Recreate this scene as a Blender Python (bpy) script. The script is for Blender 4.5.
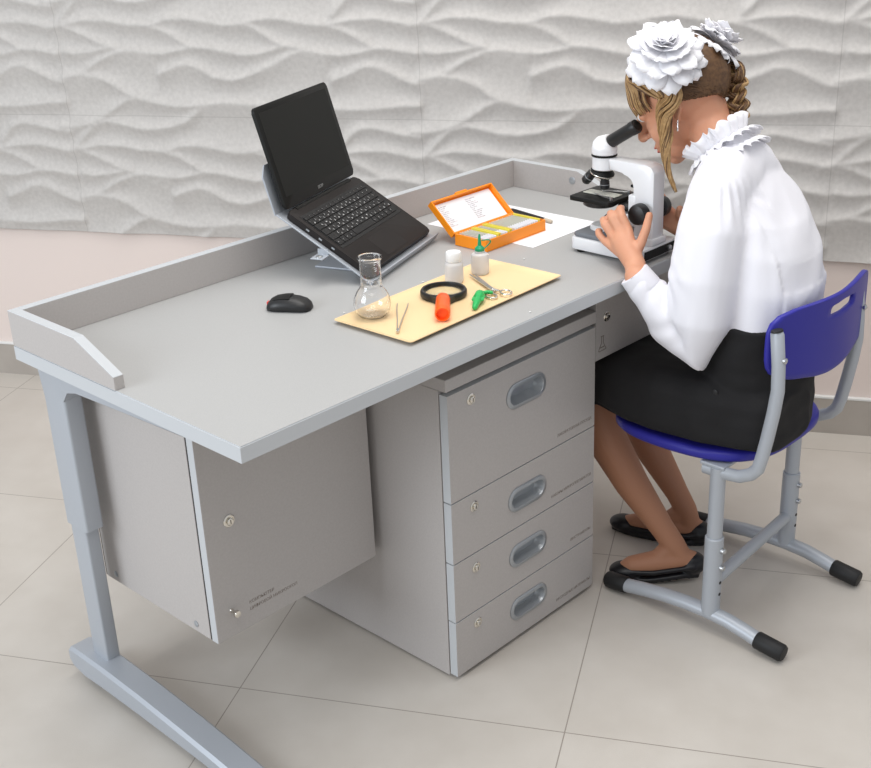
import bpy, bmesh, math, random
from math import sin, cos, pi, radians, sqrt, atan2
from mathutils import Vector, Matrix, noise
for o in list(bpy.data.objects): bpy.data.objects.remove(o)
SC = bpy.context.scene
COL = SC.collection
V = Vector
# ------------------------------------------------------------------ camera, world, lights, exposure
cam = bpy.data.cameras.new('camera'); camo = bpy.data.objects.new('camera', cam); COL.objects.link(camo)
CP, YAW, PIT, ROL, FPX = V((-0.9043, -1.2718, 1.4548)), -0.79426, -0.41077, -0.04341, 1237.74
fw = V((-sin(YAW)*cos(PIT), cos(YAW)*cos(PIT), sin(PIT)))
rt = fw.cross(V((0,0,1))).normalized(); up = rt.cross(fw)
rx = rt*cos(ROL) + up*sin(ROL); ux = up*cos(ROL) - rt*sin(ROL)
camo.matrix_world = Matrix(((rx.x,ux.x,-fw.x,CP.x),(rx.y,ux.y,-fw.y,CP.y),(rx.z,ux.z,-fw.z,CP.z),(0,0,0,1)))
cam.sensor_fit = 'HORIZONTAL'; cam.sensor_width = 36; cam.lens = FPX/871*36
cam.clip_start = .05
SC.camera = camo
w = bpy.data.worlds.new('world'); SC.world = w; w.use_nodes = True
w.node_tree.nodes['Background'].inputs[0].default_value = (.93,.96,1,1)
w.node_tree.nodes['Background'].inputs[1].default_value = .62
def area(name, loc, aim, sx, sy, power, col):
    l = bpy.data.lights.new(name, 'AREA'); l.shape = 'RECTANGLE'; l.size = sx; l.size_y = sy; l.energy = power; l.color = col
    o = bpy.data.objects.new(name, l); COL.objects.link(o); o.location = loc
    o.rotation_euler = (V(aim)-V(loc)).to_track_quat('-Z','Y').to_euler()
    return o
PHI = 1.0692                                   # the room is turned by this angle against the desk
WA = V((cos(PHI), -sin(PHI), 0)); WB = V((sin(PHI), cos(PHI), 0))
area('ceiling_lamp', (0.9, 0.1, 3.0), (0.9, 0.1, 0), 1.8, 1.8, 44, (1,.97,.93))
area('ceiling_lamp', (-0.7, -.9, 3.0), (-.4, -.6, 0), 1.4, 1.4, 16, (1,.97,.93))
area('window_light', (-3.0, 1.0, 1.9), (0.5, 0.3, .6), 2.0, 1.8, 78, (.86,.93,1))
SC.view_settings.view_transform = 'Standard'; SC.view_settings.look = 'None'
SC.view_settings.exposure = 0.0; SC.view_settings.gamma = 1; SC.view_settings.use_curve_mapping = False
# ------------------------------------------------------------------ materials
def mat(name, col, rough=.5, metal=0, bump=None, var=None, spec=.5, trans=0, ior=1.45, coat=0, sub=0, alpha=1):
    """bump=(scale,strength); var=(scale,colour2,contrast)"""
    m = bpy.data.materials.new(name); m.use_nodes = True
    nt = m.node_tree; b = nt.nodes['Principled BSDF']; I = b.inputs
    I['Base Color'].default_value = (*col, 1); I['Roughness'].default_value = rough; I['Metallic'].default_value = metal
    I['Specular IOR Level'].default_value = spec; I['Transmission Weight'].default_value = trans; I['IOR'].default_value = ior
    I['Coat Weight'].default_value = coat; I['Alpha'].default_value = alpha
    if sub: I['Subsurface Weight'].default_value = sub; I['Subsurface Radius'].default_value = (.012,.005,.003)
    tc = nt.nodes.new('ShaderNodeTexCoord')
    if var:
        n = nt.nodes.new('ShaderNodeTexNoise'); n.inputs['Scale'].default_value = var[0]; n.inputs['Detail'].default_value = 6
        nt.links.new(tc.outputs['Object'], n.inputs['Vector'])
        r = nt.nodes.new('ShaderNodeValToRGB'); k = var[2] if len(var) > 2 else .2
        r.color_ramp.elements[0].position = .5-k; r.color_ramp.elements[1].position = .5+k
        r.color_ramp.elements[0].color = (*col,1); r.color_ramp.elements[1].color = (*var[1],1)
        nt.links.new(n.outputs['Fac'], r.inputs['Fac']); nt.links.new(r.outputs['Color'], I['Base Color'])
    if bump:
        n = nt.nodes.new('ShaderNodeTexNoise'); n.inputs['Scale'].default_value = bump[0]; n.inputs['Detail'].default_value = 4
        nt.links.new(tc.outputs['Object'], n.inputs['Vector'])
        bp = nt.nodes.new('ShaderNodeBump'); bp.inputs['Strength'].default_value = bump[1]; bp.inputs['Distance'].default_value = .002
        nt.links.new(n.outputs['Fac'], bp.inputs['Height']); nt.links.new(bp.outputs['Normal'], I['Normal'])
    return m
def lin(r,g,b): return tuple(((c/255+.055)/1.055)**2.4 if c > 10 else c/255/12.92 for c in (r,g,b))
M = {}
M['top'] = mat('grey_laminate_worktop', lin(168,168,167), .42, var=(900, lin(178,178,177), .2), bump=(600,.03))
M['edge'] = mat('pale_edge_banding', lin(192,195,198), .4)
M['panel'] = mat('grey_laminate_panel', lin(178,173,170), .45, var=(260, lin(186,181,178), .25))
M['metal'] = mat('silver_powder_coated_steel', lin(176,181,188), .42, .25, bump=(900,.04))
M['gap'] = mat('gap_shade_and_dark_panel', lin(48,44,44), .8)  # shade colour for gaps and holes, also the black back panel
M['chrome'] = mat('chrome', (.75,.72,.66), .18, 1)
M['steel'] = mat('brushed_steel', (.55,.56,.57), .28, 1)
M['pull'] = mat('satin_silver_plastic', lin(168,172,176), .28, .5)
M['letter'] = mat('grey_print', lin(134,124,116), .7)
M['blackplastic'] = mat('black_plastic', lin(34,34,35), .38, bump=(700,.05))
M['laptop'] = mat('dark_laptop_plastic', lin(36,32,31), .5, bump=(1500,.03), spec=.25)
M['bezel'] = mat('black_bezel', lin(26,26,25), .45, spec=.25)
M['screen'] = mat('dark_screen_glass', lin(25,26,24), .4, spec=.25)
M['key'] = mat('black_keys', lin(22,22,23), .5)
M['white'] = mat('white_print', lin(235,235,235), .6)
M['greyprint'] = mat('logo_print', lin(150,150,148), .5)
M['faintprint'] = mat('faint_print', lin(196,194,198), .7)
M['rubber'] = mat('black_rubber', lin(26,26,27), .55)
M['blue'] = mat('blue_chair_plastic', lin(46,44,148), .38, bump=(500,.05), spec=.4)
M['orange'] = mat('orange_plastic', lin(255,150,26), .35, sub=.05)
M['orange2'] = mat('orange_red_plastic', lin(255,98,28), .35)
M['cream'] = mat('cream_plastic_tray', lin(243,212,164), .4)
M['paper'] = mat('white_paper', lin(242,242,246), .8)
M['whiteplastic'] = mat('white_plastic', lin(238,238,238), .35)
M['micro'] = mat('white_enamel', lin(232,233,236), .28, coat=.3)
M['microgrey'] = mat('grey_enamel', lin(112,116,122), .4)
M['bottle'] = mat('milky_polythene', lin(238,236,236), .35, trans=.35, sub=.0)
M['green'] = mat('green_plastic', lin(24,150,104), .35)
M['green2'] = mat('bright_green_plastic', lin(40,178,92), .35)
M['glass'] = mat('clear_glass', (1,1,1), .0, trans=1, ior=1.47)
M['lens'] = mat('lens_glass', (.97,1,.98), .0, trans=1, ior=1.12)
M['slideglass'] = mat('slide_glass', lin(238,238,226), .15, trans=.3, ior=1.2)
M['yellow'] = mat('yellow_label', lin(240,226,90), .5)
M['red'] = mat('red_lamp_cap', lin(235,60,50), .3)
M['amberpen'] = mat('pale_pen_end', lin(196,188,170), .4)
M['skin'] = mat('skin', lin(214,158,128), .5, var=(30, lin(208,148,118), .3), sub=.12, bump=(500,.04))
M['tights'] = mat('sheer_tan_tights', lin(172,122,94), .55, bump=(1200,.05))
M['blouse'] = mat('white_blouse_cloth', lin(233,232,238), .8, bump=(900,.06))
M['ruffle'] = mat('white_chiffon', lin(238,237,241), .85)
M['skirt'] = mat('black_skirt_cloth', lin(20,19,21), .8, bump=(900,.15))
M['shoe'] = mat('black_shoe_leather', lin(24,24,28), .35)
M['hair'] = mat('brown_hair', lin(82,58,40), .5, var=(160, lin(112,82,54), .2))
M['hairfair'] = mat('fair_hair', lin(150,116,76), .45, var=(120, lin(190,156,108), .22))
M['lips'] = mat('lips', lin(196,110,100), .4)
M['eyewhite'] = mat('eye_white', lin(235,232,228), .2)
M['iris'] = mat('iris', lin(70,52,38), .2)
M['silver'] = mat('silver_earring', (.9,.9,.9), .15, 1)
# ------------------------------------------------------------------ mesh helpers
def nb(): return bmesh.new()
def tf(bm, mtx, vs=None): bmesh.ops.transform(bm, matrix=mtx, verts=vs or bm.verts)
def box(bm, x0,x1,y0,y1,z0,z1, bev=0, mi=0, seg=2):
    vs = [bm.verts.new((x,y,z)) for x in (x0,x1) for y in (y0,y1) for z in (z0,z1)]
    fs = [bm.faces.new([vs[i] for i in q]) for q in ((0,1,3,2),(4,6,7,5),(0,4,5,1),(2,3,7,6),(0,2,6,4),(1,5,7,3))]
    for f in fs: f.material_index = mi
    if bev:
        es = list({e for f in fs for e in f.edges})
        r = bmesh.ops.bevel(bm, geom=es, offset=bev, segments=seg, affect='EDGES', profile=.5)
        for f in r['faces']: f.material_index = mi
    return vs
def loft(bm, rings, cap=True, closed=False, mi=0):
    R = [[bm.verts.new(p) for p in r] for r in rings]
    n = len(R[0]); k = len(R)
    for i in range(k if closed else k-1):
        a, b = R[i], R[(i+1) % k]
        for j in range(n):
            f = bm.faces.new((a[j], a[(j+1)%n], b[(j+1)%n], b[j])); f.material_index = mi
    if cap and not closed:
        bm.faces.new(list(reversed(R[0]))).material_index = mi; bm.faces.new(R[-1]).material_index = mi
    return R
def frame(t, ref=None):
    t = t.normalized()
    ref = ref or (V((0,0,1)) if abs(t.z) < .9 else V((0,1,0)))
    a = ref.cross(t).normalized(); return a, t.cross(a)
def tube(bm, pts, rad, n=12, cap=True, ref=None, closed=False, mi=0, round_end=False, flat=None):
    """rad: number or list; flat=(sa,sb) squashes the section along the two frame axes"""
    pts = [V(p) for p in pts]; k = len(pts)
    rads = list(rad) if hasattr(rad,'__len__') else [rad]*k
    if round_end:
        t0 = (pts[0]-pts[1]).normalized(); t1 = (pts[-1]-pts[-2]).normalized(); r0, r1 = rads[0], rads[-1]
        A = [(pts[0]+t0*r0*sin(q), r0*cos(q)) for q in (radians(80),radians(55),radians(28))]
        B = [(pts[-1]+t1*r1*sin(q), r1*cos(q)) for q in (radians(28),radians(55),radians(80))]
        pts = [p for p,_ in A]+pts+[p for p,_ in B]; rads = [r for _,r in A]+rads+[r for _,r in B]; k = len(pts)
    rings = []; pa = None
    for i in range(k):
        if closed: t = pts[(i+1)%k]-pts[i-1]
        else: t = pts[min(i+1,k-1)]-pts[max(i-1,0)]
        if t.length < 1e-9: t = V((0,0,1))
        t.normalize()
        if pa is None: a, b = frame(t, ref)
        else:
            a = (pa - t*pa.dot(t)); a.normalize(); b = t.cross(a)
        pa = a; sa, sb = flat or (1,1)
        rings.append([pts[i]+a*(rads[i]*sa*cos(2*pi*j/n))+b*(rads[i]*sb*sin(2*pi*j/n)) for j in range(n)])
    return loft(bm, rings, cap, closed, mi)
def lathe(bm, prof, n=32, mtx=None, mi=0, capb=True, capt=True):
    rings = [[V((r*cos(2*pi*j/n), r*sin(2*pi*j/n), z)) for j in range(n)] for r,z in prof]
    if mtx is not None: rings = [[mtx @ p for p in r] for r in rings]
    R = [[bm.verts.new(p) for p in r] for r in rings]
    for i in range(len(R)-1):
        for j in range(n): bm.faces.new((R[i][j],R[i][(j+1)%n],R[i+1][(j+1)%n],R[i+1][j])).material_index = mi
    if capb: bm.faces.new(list(reversed(R[0]))).material_index = mi
    if capt: bm.faces.new(R[-1]).material_index = mi
def ell(bm, c, r, mtx=None, nu=20, nv=14, mi=0):
    c = V(c); rings = []
    for i in range(1, nv):
        th = pi*i/nv
        rings.append([V((r[0]*sin(th)*cos(2*pi*j/nu), r[1]*sin(th)*sin(2*pi*j/nu), -r[2]*cos(th))) for j in range(nu)])
    top, bot = V((0,0,r[2])), V((0,0,-r[2]))
    f = (lambda p: mtx @ p + c) if mtx is not None else (lambda p: p + c)
    R = [[bm.verts.new(f(p)) for p in r_] for r_ in rings]; t = bm.verts.new(f(top)); b = bm.verts.new(f(bot))
    for i in range(len(R)-1):
        for j in range(nu): bm.faces.new((R[i][j],R[i][(j+1)%nu],R[i+1][(j+1)%nu],R[i+1][j])).material_index = mi
    for j in range(nu):
        bm.faces.new((b,R[0][(j+1)%nu],R[0][j])).material_index = mi; bm.faces.new((t,R[-1][j],R[-1][(j+1)%nu])).material_index = mi
def prism(bm, poly, axis, a0, a1, mi=0, bev=0):
    """poly of 2-D points pulled along an axis: 'x' -> (y,z), 'y' -> (x,z), 'z' -> (x,y)"""
    def P(p,a): return {'x':(a,p[0],p[1]),'y':(p[0],a,p[1]),'z':(p[0],p[1],a)}[axis]
    A = [bm.verts.new(P(p,a0)) for p in poly]; B = [bm.verts.new(P(p,a1)) for p in poly]; n = len(poly)
    fs = [bm.faces.new(list(reversed(A))), bm.faces.new(B)]
    for j in range(n): fs.append(bm.faces.new((A[j],A[(j+1)%n],B[(j+1)%n],B[j])))
    for f in fs: f.material_index = mi
    if bev: bmesh.ops.bevel(bm, geom=list({e for f in fs for e in f.edges}), offset=bev, segments=2, affect='EDGES', profile=.5)
def rrect(w, h, r, n=5, cx=0, cy=0):
    pts = []
    for sx,sy,a0 in ((1,1,0),(-1,1,90),(-1,-1,180),(1,-1,270)):
        for i in range(n+1):
            a = radians(a0+90*i/n); pts.append((cx+sx*(w/2-r)+r*cos(a), cy+sy*(h/2-r)+r*sin(a)))
    return pts
def chain(o):
    m = o.matrix_basis.copy()
    while o.parent is not None: o = o.parent; m = o.matrix_basis @ m
    return m
def obj(name, bm, m, parent=None, smooth=False, world=False, angle=40):
    bmesh.ops.recalc_face_normals(bm, faces=bm.faces)
    if world and parent is not None: bmesh.ops.transform(bm, matrix=chain(parent).inverted(), verts=bm.verts)
    me = bpy.data.meshes.new(name); bm.to_mesh(me); bm.free()
    for k in (m if isinstance(m,(list,tuple)) else [m]): me.materials.append(M[k] if isinstance(k,str) else k)
    if smooth:
        me.shade_smooth()
        if angle: me.set_sharp_from_angle(angle=radians(angle))
    o = bpy.data.objects.new(name, me); COL.objects.link(o)
    if parent is not None: o.parent = parent
    return o
def thing(name, label, cat, loc=(0,0,0), rotz=0, group=None):
    o = bpy.data.objects.new(name, None); COL.objects.link(o); o.empty_display_size = .05
    o.matrix_basis = Matrix.Translation(loc) @ Matrix.Rotation(rotz,4,'Z')
    return tag(o, label, cat, group)
def tag(o, label, cat, group=None):
    o['label'] = label; o['category'] = cat
    if group: o['group'] = group
    return o
def structure(o): o['kind'] = 'structure'; return o
def evaluated(o):
    dg = bpy.context.evaluated_depsgraph_get(); dg.update()
    return bpy.data.meshes.new_from_object(o.evaluated_get(dg))
def fuse(bm, voxel, smooth=4, fac=.5):
    """one continuous skin around overlapping closed volumes"""
    bmesh.ops.recalc_face_normals(bm, faces=bm.faces)
    me = bpy.data.meshes.new('tmp'); bm.to_mesh(me); bm.free()
    o = bpy.data.objects.new('tmp', me); COL.objects.link(o)
    r = o.modifiers.new('r','REMESH'); r.mode = 'VOXEL'; r.voxel_size = voxel
    if smooth: s = o.modifiers.new('s','SMOOTH'); s.factor = fac; s.iterations = smooth
    m2 = evaluated(o); bpy.data.objects.remove(o)
    b = bmesh.new(); b.from_mesh(m2); bpy.data.meshes.remove(m2); return b
def text(name, body, size, m, parent, mtx, align='LEFT', depth=.0002, spacing=1):
    c = bpy.data.curves.new(name,'FONT'); c.body = body; c.size = size; c.extrude = depth; c.align_x = align; c.space_character = spacing
    c.resolution_u = 2; c.materials.append(M[m])
    o = bpy.data.objects.new('tmp', c); COL.objects.link(o); me = evaluated(o); bpy.data.objects.remove(o); bpy.data.curves.remove(c)
    me.transform(mtx); me.name = name
    o = bpy.data.objects.new(name, me); COL.objects.link(o); o.parent = parent
    return o
FRONT = lambda x,y,z: Matrix.Translation((x,y,z)) @ Matrix.Rotation(pi/2,4,'X')       # lettering on a face that looks towards -Y
# ------------------------------------------------------------------ setting
def math_node(nt, op, a, b=None):
    n = nt.nodes.new('ShaderNodeMath'); n.operation = op
    for i,x in enumerate((a,b)):
        if x is None: continue
        if isinstance(x,(int,float)): n.inputs[i].default_value = x
        else: nt.links.new(x, n.inputs[i])
    return n.outputs[0]
def grid_material(name, c1, c2, grout, tx, ty, wid, axes, rough, vscale, gmix=1.0):
    m = mat(name, c1, rough, var=(vscale, c2, .28)); nt = m.node_tree; b = nt.nodes['Principled BSDF']
    src = b.inputs['Base Color'].links[0].from_socket
    tc = nt.nodes.new('ShaderNodeTexCoord'); s = nt.nodes.new('ShaderNodeSeparateXYZ'); nt.links.new(tc.outputs['Object'], s.inputs[0])
    ds = []
    for ax,t in zip(axes,(tx,ty)):
        f = math_node(nt,'FRACT', math_node(nt,'DIVIDE', s.outputs[ax], t))
        d = math_node(nt,'MULTIPLY', math_node(nt,'MINIMUM', f, math_node(nt,'SUBTRACT',1.0,f)), t)
        ds.append(d)
    line = math_node(nt,'MULTIPLY', math_node(nt,'LESS_THAN', math_node(nt,'MINIMUM',ds[0],ds[1]), wid), gmix)
    mx = nt.nodes.new('ShaderNodeMix'); mx.data_type = 'RGBA'
    nt.links.new(line, mx.inputs[0]); nt.links.new(src, mx.inputs[6]); mx.inputs[7].default_value = (*grout,1)
    nt.links.new(mx.outputs[2], b.inputs['Base Color'])
    n2 = nt.nodes.new('ShaderNodeTexNoise'); n2.inputs['Scale'].default_value = 420; nt.links.new(tc.outputs['Object'], n2.inputs['Vector'])
    bp = nt.nodes.new('ShaderNodeBump'); bp.inputs['Strength'].default_value = .12; bp.inputs['Distance'].default_value = .002
    nt.links.new(n2.outputs['Fac'], bp.inputs['Height']); nt.links.new(bp.outputs['Normal'], b.inputs['Normal'])
    return m
RZ = -PHI + 0.0                                  # local X runs along the wall, local Y into it
def room(o, loc): o.matrix_basis = Matrix.Translation(loc) @ Matrix.Rotation(atan2(WA.y,WA.x),4,'Z'); return o
mf = grid_material('floor_tiles', lin(190,183,174), lin(203,197,189), lin(150,142,134), .622, .61, .0011, (0,1), .36, 7)
bm = nb(); box(bm, -3.6,2.6,-3.2,1.52,-.05,0)
structure(room(obj('floor', bm, mf), (0.497,-.1788,0)))
WALL = 1.67
M['wallpaint'] = mat('cream_pink_wall_paint', lin(226,212,205), .75, bump=(160,.05))
bm = nb(); box(bm, -3.2,2.9,0,.1,0,3.0)
wall = structure(room(obj('wall_back', bm, 'wallpaint'), WB*(WALL+.012)))
M['skirting'] = mat('grey_stone_skirting', lin(166,158,150), .45, var=(14, lin(178,171,163), .3))
bm = nb(); box(bm, -3.2,2.9,-.012,0,0,.098)
structure(room(obj('baseboard_back', bm, 'skirting'), WB*(WALL+.012)))
bm = nb(); box(bm, -3.2,2.9,-.013,0,.098,.104,.001)
M['trimwhite'] = mat('white_trim', lin(226,226,224), .4)
structure(room(obj('trim_1', bm, 'trimwhite'), WB*(WALL+.012)))
# wave-relief tiles: ridge lines of one tile in metres (along the wall, up the wall)
RL = {"C1":[[-0.004,0.104],[0.056,0.116],[0.115,0.107],[0.152,0.091],[0.184,0.067],[0.221,0.052],[0.273,0.039],[0.331,0.031],[0.37,0.031],[0.405,0.034],[0.473,0.043],[0.545,0.039],[0.658,0.032],[0.78,0.03],[0.83,0.027],[0.89,0.029],[0.947,0.036],[0.99,0.04],[1.025,0.038]],"C2":[[0.778,0.101],[0.8,0.108],[0.835,0.121],[0.87,0.138],[0.905,0.139],[0.936,0.127],[0.97,0.109],[1.003,0.096],[1.027,0.096]],"C4":[[0.29,0.116],[0.33,0.132],[0.373,0.144],[0.411,0.135],[0.452,0.109],[0.503,0.101],[0.538,0.109],[0.576,0.122],[0.635,0.148],[0.679,0.171],[0.724,0.179],[0.769,0.17],[0.81,0.166],[0.852,0.171],[0.908,0.183],[0.947,0.182],[1.02,0.17]],"C4b":[[0.009,0.177],[0.05,0.171],[0.096,0.175],[0.152,0.185],[0.182,0.187]],"C5":[[0.072,0.123],[0.123,0.153],[0.181,0.176],[0.217,0.18],[0.262,0.174],[0.312,0.17],[0.366,0.18],[0.402,0.188],[0.447,0.185],[0.475,0.179],[0.544,0.167],[0.595,0.171],[0.653,0.188],[0.672,0.19],[0.713,0.181]],"C8":[[0.021,0.245],[0.086,0.258],[0.155,0.257],[0.212,0.247],[0.27,0.244],[0.294,0.246],[0.333,0.259],[0.382,0.261],[0.433,0.253],[0.497,0.242],[0.539,0.245],[0.582,0.254],[0.632,0.259],[0.673,0.254],[0.721,0.244],[0.769,0.24],[0.789,0.243],[0.843,0.254],[0.912,0.257],[0.964,0.248],[1.023,0.238]],"D1":[[0.017,0.245],[0.052,0.234],[0.094,0.216],[0.13,0.198],[0.167,0.188]],"D2":[[0.27,0.244],[0.321,0.231],[0.356,0.211],[0.388,0.19],[0.407,0.187]],"D3":[[0.55,0.245],[0.575,0.239],[0.601,0.223],[0.635,0.201],[0.661,0.19]],"D4":[[0.775,0.24],[0.814,0.231],[0.855,0.213],[0.9,0.186]],"F1":[[-0.028,-0.099],[0.011,-0.09],[0.042,-0.055],[0.078,-0.024],[0.12,-0.011],[0.156,-0.017],[0.209,-0.03],[0.254,-0.032],[0.309,-0.025],[0.355,-0.011],[0.388,0.011],[0.411,0.035]],"F2":[[0.789,-0.077],[0.807,-0.061],[0.831,-0.033],[0.857,-0.021],[0.886,-0.019],[0.922,-0.025],[0.968,-0.036],[1.021,-0.042]],"E1":[[-0.028,-0.028],[0.015,-0.03],[0.063,-0.021],[0.096,-0.01],[0.141,0.019],[0.181,0.044],[0.213,0.054]]}
PS, PZ, AMP = 1.017, .336, .0088
def build_wave_tile():
    nx, nz = 170, 84
    segs = []
    for ln in RL.values():
        for ds in (-PS,0,PS):
            for dz in (-2*PZ,-PZ,0,PZ,2*PZ): segs.append([(s+ds,z+dz) for s,z in ln])
    H = [[0]*nz for _ in range(nx)]
    for i in range(nx):
        s = (i+.5)*PS/nx; zs = []
        for ln in segs:
            for (s0,z0),(s1,z1) in zip(ln,ln[1:]):
                if s0 <= s < s1: zs.append(z0+(z1-z0)*(s-s0)/(s1-s0)); break
        zs = sorted(z for z in zs if -.5 < z < .9)
        for k in range(nz):
            z = (k+.5)*PZ/nz
            lo = max([q for q in zs if q <= z], default=-.5); hi = min([q for q in zs if q > z], default=.9)
            h = hi-lo; t = (hi-z)/h if h > 1e-6 else 0
            g = (2*t**1.2-1)**2
            dep = min(1.25, h/.06)
            H[i][k] = AMP*(1-dep*(1-g))
    for it in range(1):
        H = [[(2*H[i][k]+H[i-1][k]+H[(i+1)%nx][k]+H[i][k-1]+H[i][(k+1)%nz])/6 for k in range(nz)] for i in range(nx)]
    return H, nx, nz
H, nx, nz = build_wave_tile()
NX, NZ = 5, 7
ver, fac = [], []
cols, rows = nx*NX+1, nz*NZ+1
for i in range(cols):
    for k in range(rows):
        ver.append((i*PS/nx, -H[i%nx][k%nz], k*PZ/nz))
for i in range(cols-1):
    for k in range(rows-1):
        a = i*rows+k; fac.append((a, a+rows, a+rows+1, a+1))
me = bpy.data.meshes.new('wall_back_tiles'); me.from_pydata(ver,[],fac); me.shade_smooth()
M['wavetile'] = grid_material('grey_wave_tile', lin(184,180,176), lin(200,196,192), lin(164,160,156), PS, PZ, .0011, (0,2), .6, 90, .55)
me.materials.append(M['wavetile'])
o = bpy.data.objects.new('wall_back_tiles', me); COL.objects.link(o); structure(o)
room(o, WB*WALL + WA*(-1.21-PS) + V((0,0,.806-PZ)))
# ------------------------------------------------------------------ desk
DH = .703; DL, DD = 1.3123, .618
desk = thing('desk', 'long grey laboratory desk with raised rim, on silver steel legs', 'desk', (0,0,0))
bm = nb(); vs = box(bm, 0,DL,0,DD,DH-.0257,DH)
for f in bm.faces:
    if abs(f.normal.z) < .5 and abs(f.calc_center_median().z-DH+.0128) < .005: f.material_index = 1
side = [e for e in bm.edges if abs(e.verts[0].co.z-DH) < 1e-5 and abs(e.verts[1].co.z-DH) < 1e-5]
r = bmesh.ops.bevel(bm, geom=side, offset=.0016, segments=2, affect='EDGES')
for f in r['faces']: f.material_index = 1
obj('tabletop', bm, ['top','edge'], desk)
RT, RH = .018, .0632
bm = nb(); box(bm, RT,DL-RT,DD-RT,DD,DH,DH+RH,.001)
for f in bm.faces:
    if f.calc_center_median().z > DH+RH-.002: f.material_index = 1
obj('back_rim', bm, ['panel','edge'], desk)
for x in (0, DL-RT):
    bm = nb(); prism(bm, [(DD,DH),(DD,DH+RH),(.411,DH+RH),(.308,DH+.0226),(.308,DH)], 'x', x, x+RT, bev=.0008)
    for f in bm.faces:
        if f.normal.z > .3: f.material_index = 1
    rim = obj('side_rim', bm, ['panel','edge'], desk)
    if x > .1:
        bm = nb(); lathe(bm, [(.0085,0),(.0085,.0012),(.006,.0022),(.0005,.0025)], 20, Matrix.Translation((DL-RT,.425,DH+.04)) @ Matrix.Rotation(-pi/2,4,'Y')); obj('screw_cap', bm, 'pull', rim, True)
def desk_leg(s, x0, yf=-1):
    """s mirrors the leg; x0 is the outer side"""
    X = lambda x: x0 + s*x
    xs = lambda a,b: (min(X(a),X(b)), max(X(a),X(b)))
    bm = nb()
    prism(bm, rrect(.028,.050,.004,3,X(.047),.571), 'z', .05, .38)
    leg = obj('leg', bm, 'metal', desk, True)
    bm = nb()
    prism(bm, rrect(.036,.068,.005,3,X(.047),.567), 'z', .352, .665)
    a,b = xs(.0295,.0645)
    prism(bm, [(.54,.60),(.60,.60),(.603,.63),(.613,.677),(.08,.677),(.08,.655),(.49,.640),(.52,.632)], 'x', a, b, bev=.002)
    obj('sleeve', bm, 'metal', leg, True)
    bm = nb(); rings = []
    for y,zt,th,wd in ((.652,.062,.028,.052),(.640,.066,.042,.054),(.60,.068,.05,.056),(.54,.068,.048,.056),(.42,.064,.044,.056),(.30,.056,.038,.056),(.20,.047,.032,.055),(.10,.036,.027,.054),(.02,.029,.022,.052),(-.03,.025,.019,.05),(-.045,.022,.014,.046)):
        if y < yf: continue
        zb = zt-th; hw = wd/2; cx = X(.037)
        rings.append([V((cx-hw,y,zb+.004)),V((cx-hw+.004,y,zb)),V((cx+hw-.004,y,zb)),V((cx+hw,y,zb+.004)),V((cx+hw,y,zt-.006)),V((cx+hw-.006,y,zt)),V((cx-hw+.006,y,zt)),V((cx-hw,y,zt-.006))])
    loft(bm, rings); ft = obj('foot', bm, 'metal', leg, True, angle=30)
    for y,h in ((.60,.02),(max(0.0,yf+.03),.008 if yf < 0 else .024)):
        bm = nb(); lathe(bm, [(.012,.0003),(.014,.003),(.014,h-.003),(.006,h)], 18, Matrix.Translation((X(.037),y,0))); obj('glide', bm, 'rubber', ft, True)
desk_leg(1, 0); desk_leg(-1, DL, .41)
bm = nb(); box(bm, .0648,DL-.0648,.597,.612,.60,.6765); obj('cross_rail', bm, 'metal', desk)
# drawer under the right end of the worktop
bm = nb(); box(bm, .914,1.235,.072,.088,.512,.655,.0012); dr = obj('drawer', bm, 'panel', desk)
bm = nb(); box(bm, .92,.932,.0885,.40,.52,.64); box(bm, 1.218,1.23,.0885,.40,.52,.64); box(bm, .92,1.23,.40,.41,.52,.64); box(bm, .932,1.218,.0885,.40,.52,.528)
box(bm, .916,.936,.10,.42,.64,.6773); box(bm, 1.214,1.234,.10,.42,.64,.6773); obj('drawer_box', bm, 'panel', dr)
def cam_lock(parent, x, y, z, k=1.1):
    T = Matrix.Translation((x,y,z)) @ Matrix.Rotation(pi/2,4,'X') @ Matrix.Scale(k,4)
    bm = nb(); lathe(bm, [(.0095,0),(.0098,.0012),(.0085,.0022),(.0072,.0022),(.0068,.0012),(.0055,.0012),(.0052,.0045),(.004,.0052),(.0005,.0052)], 24, T)
    l = obj('lock', bm, 'chrome', parent, True, angle=25)
    bm = nb(); box(bm, -.0006,.0006,-.003,.003,.0046,.0054); tf(bm, T); obj('keyhole', bm, 'gap', l)
cam_lock(dr, .948,.072,.598)
bm = nb()                                        # outlined laboratory flask
ol = [(-.003,.03),(-.003,.016),(-.012,.002),(-.012,0),(.012,0),(.012,.002),(.003,.016),(.003,.03)]
tube(bm, [(.935+x,.0715,.53+z) for x,z in ol], .0006, 6); tube(bm, [(.930,.0715,.56),(.940,.0715,.56)], .0009, 6); tube(bm, [(.928,.0715,.537),(.942,.0715,.537)], .0009, 6)
obj('flask_emblem', bm, 'letter', dr)
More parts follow.
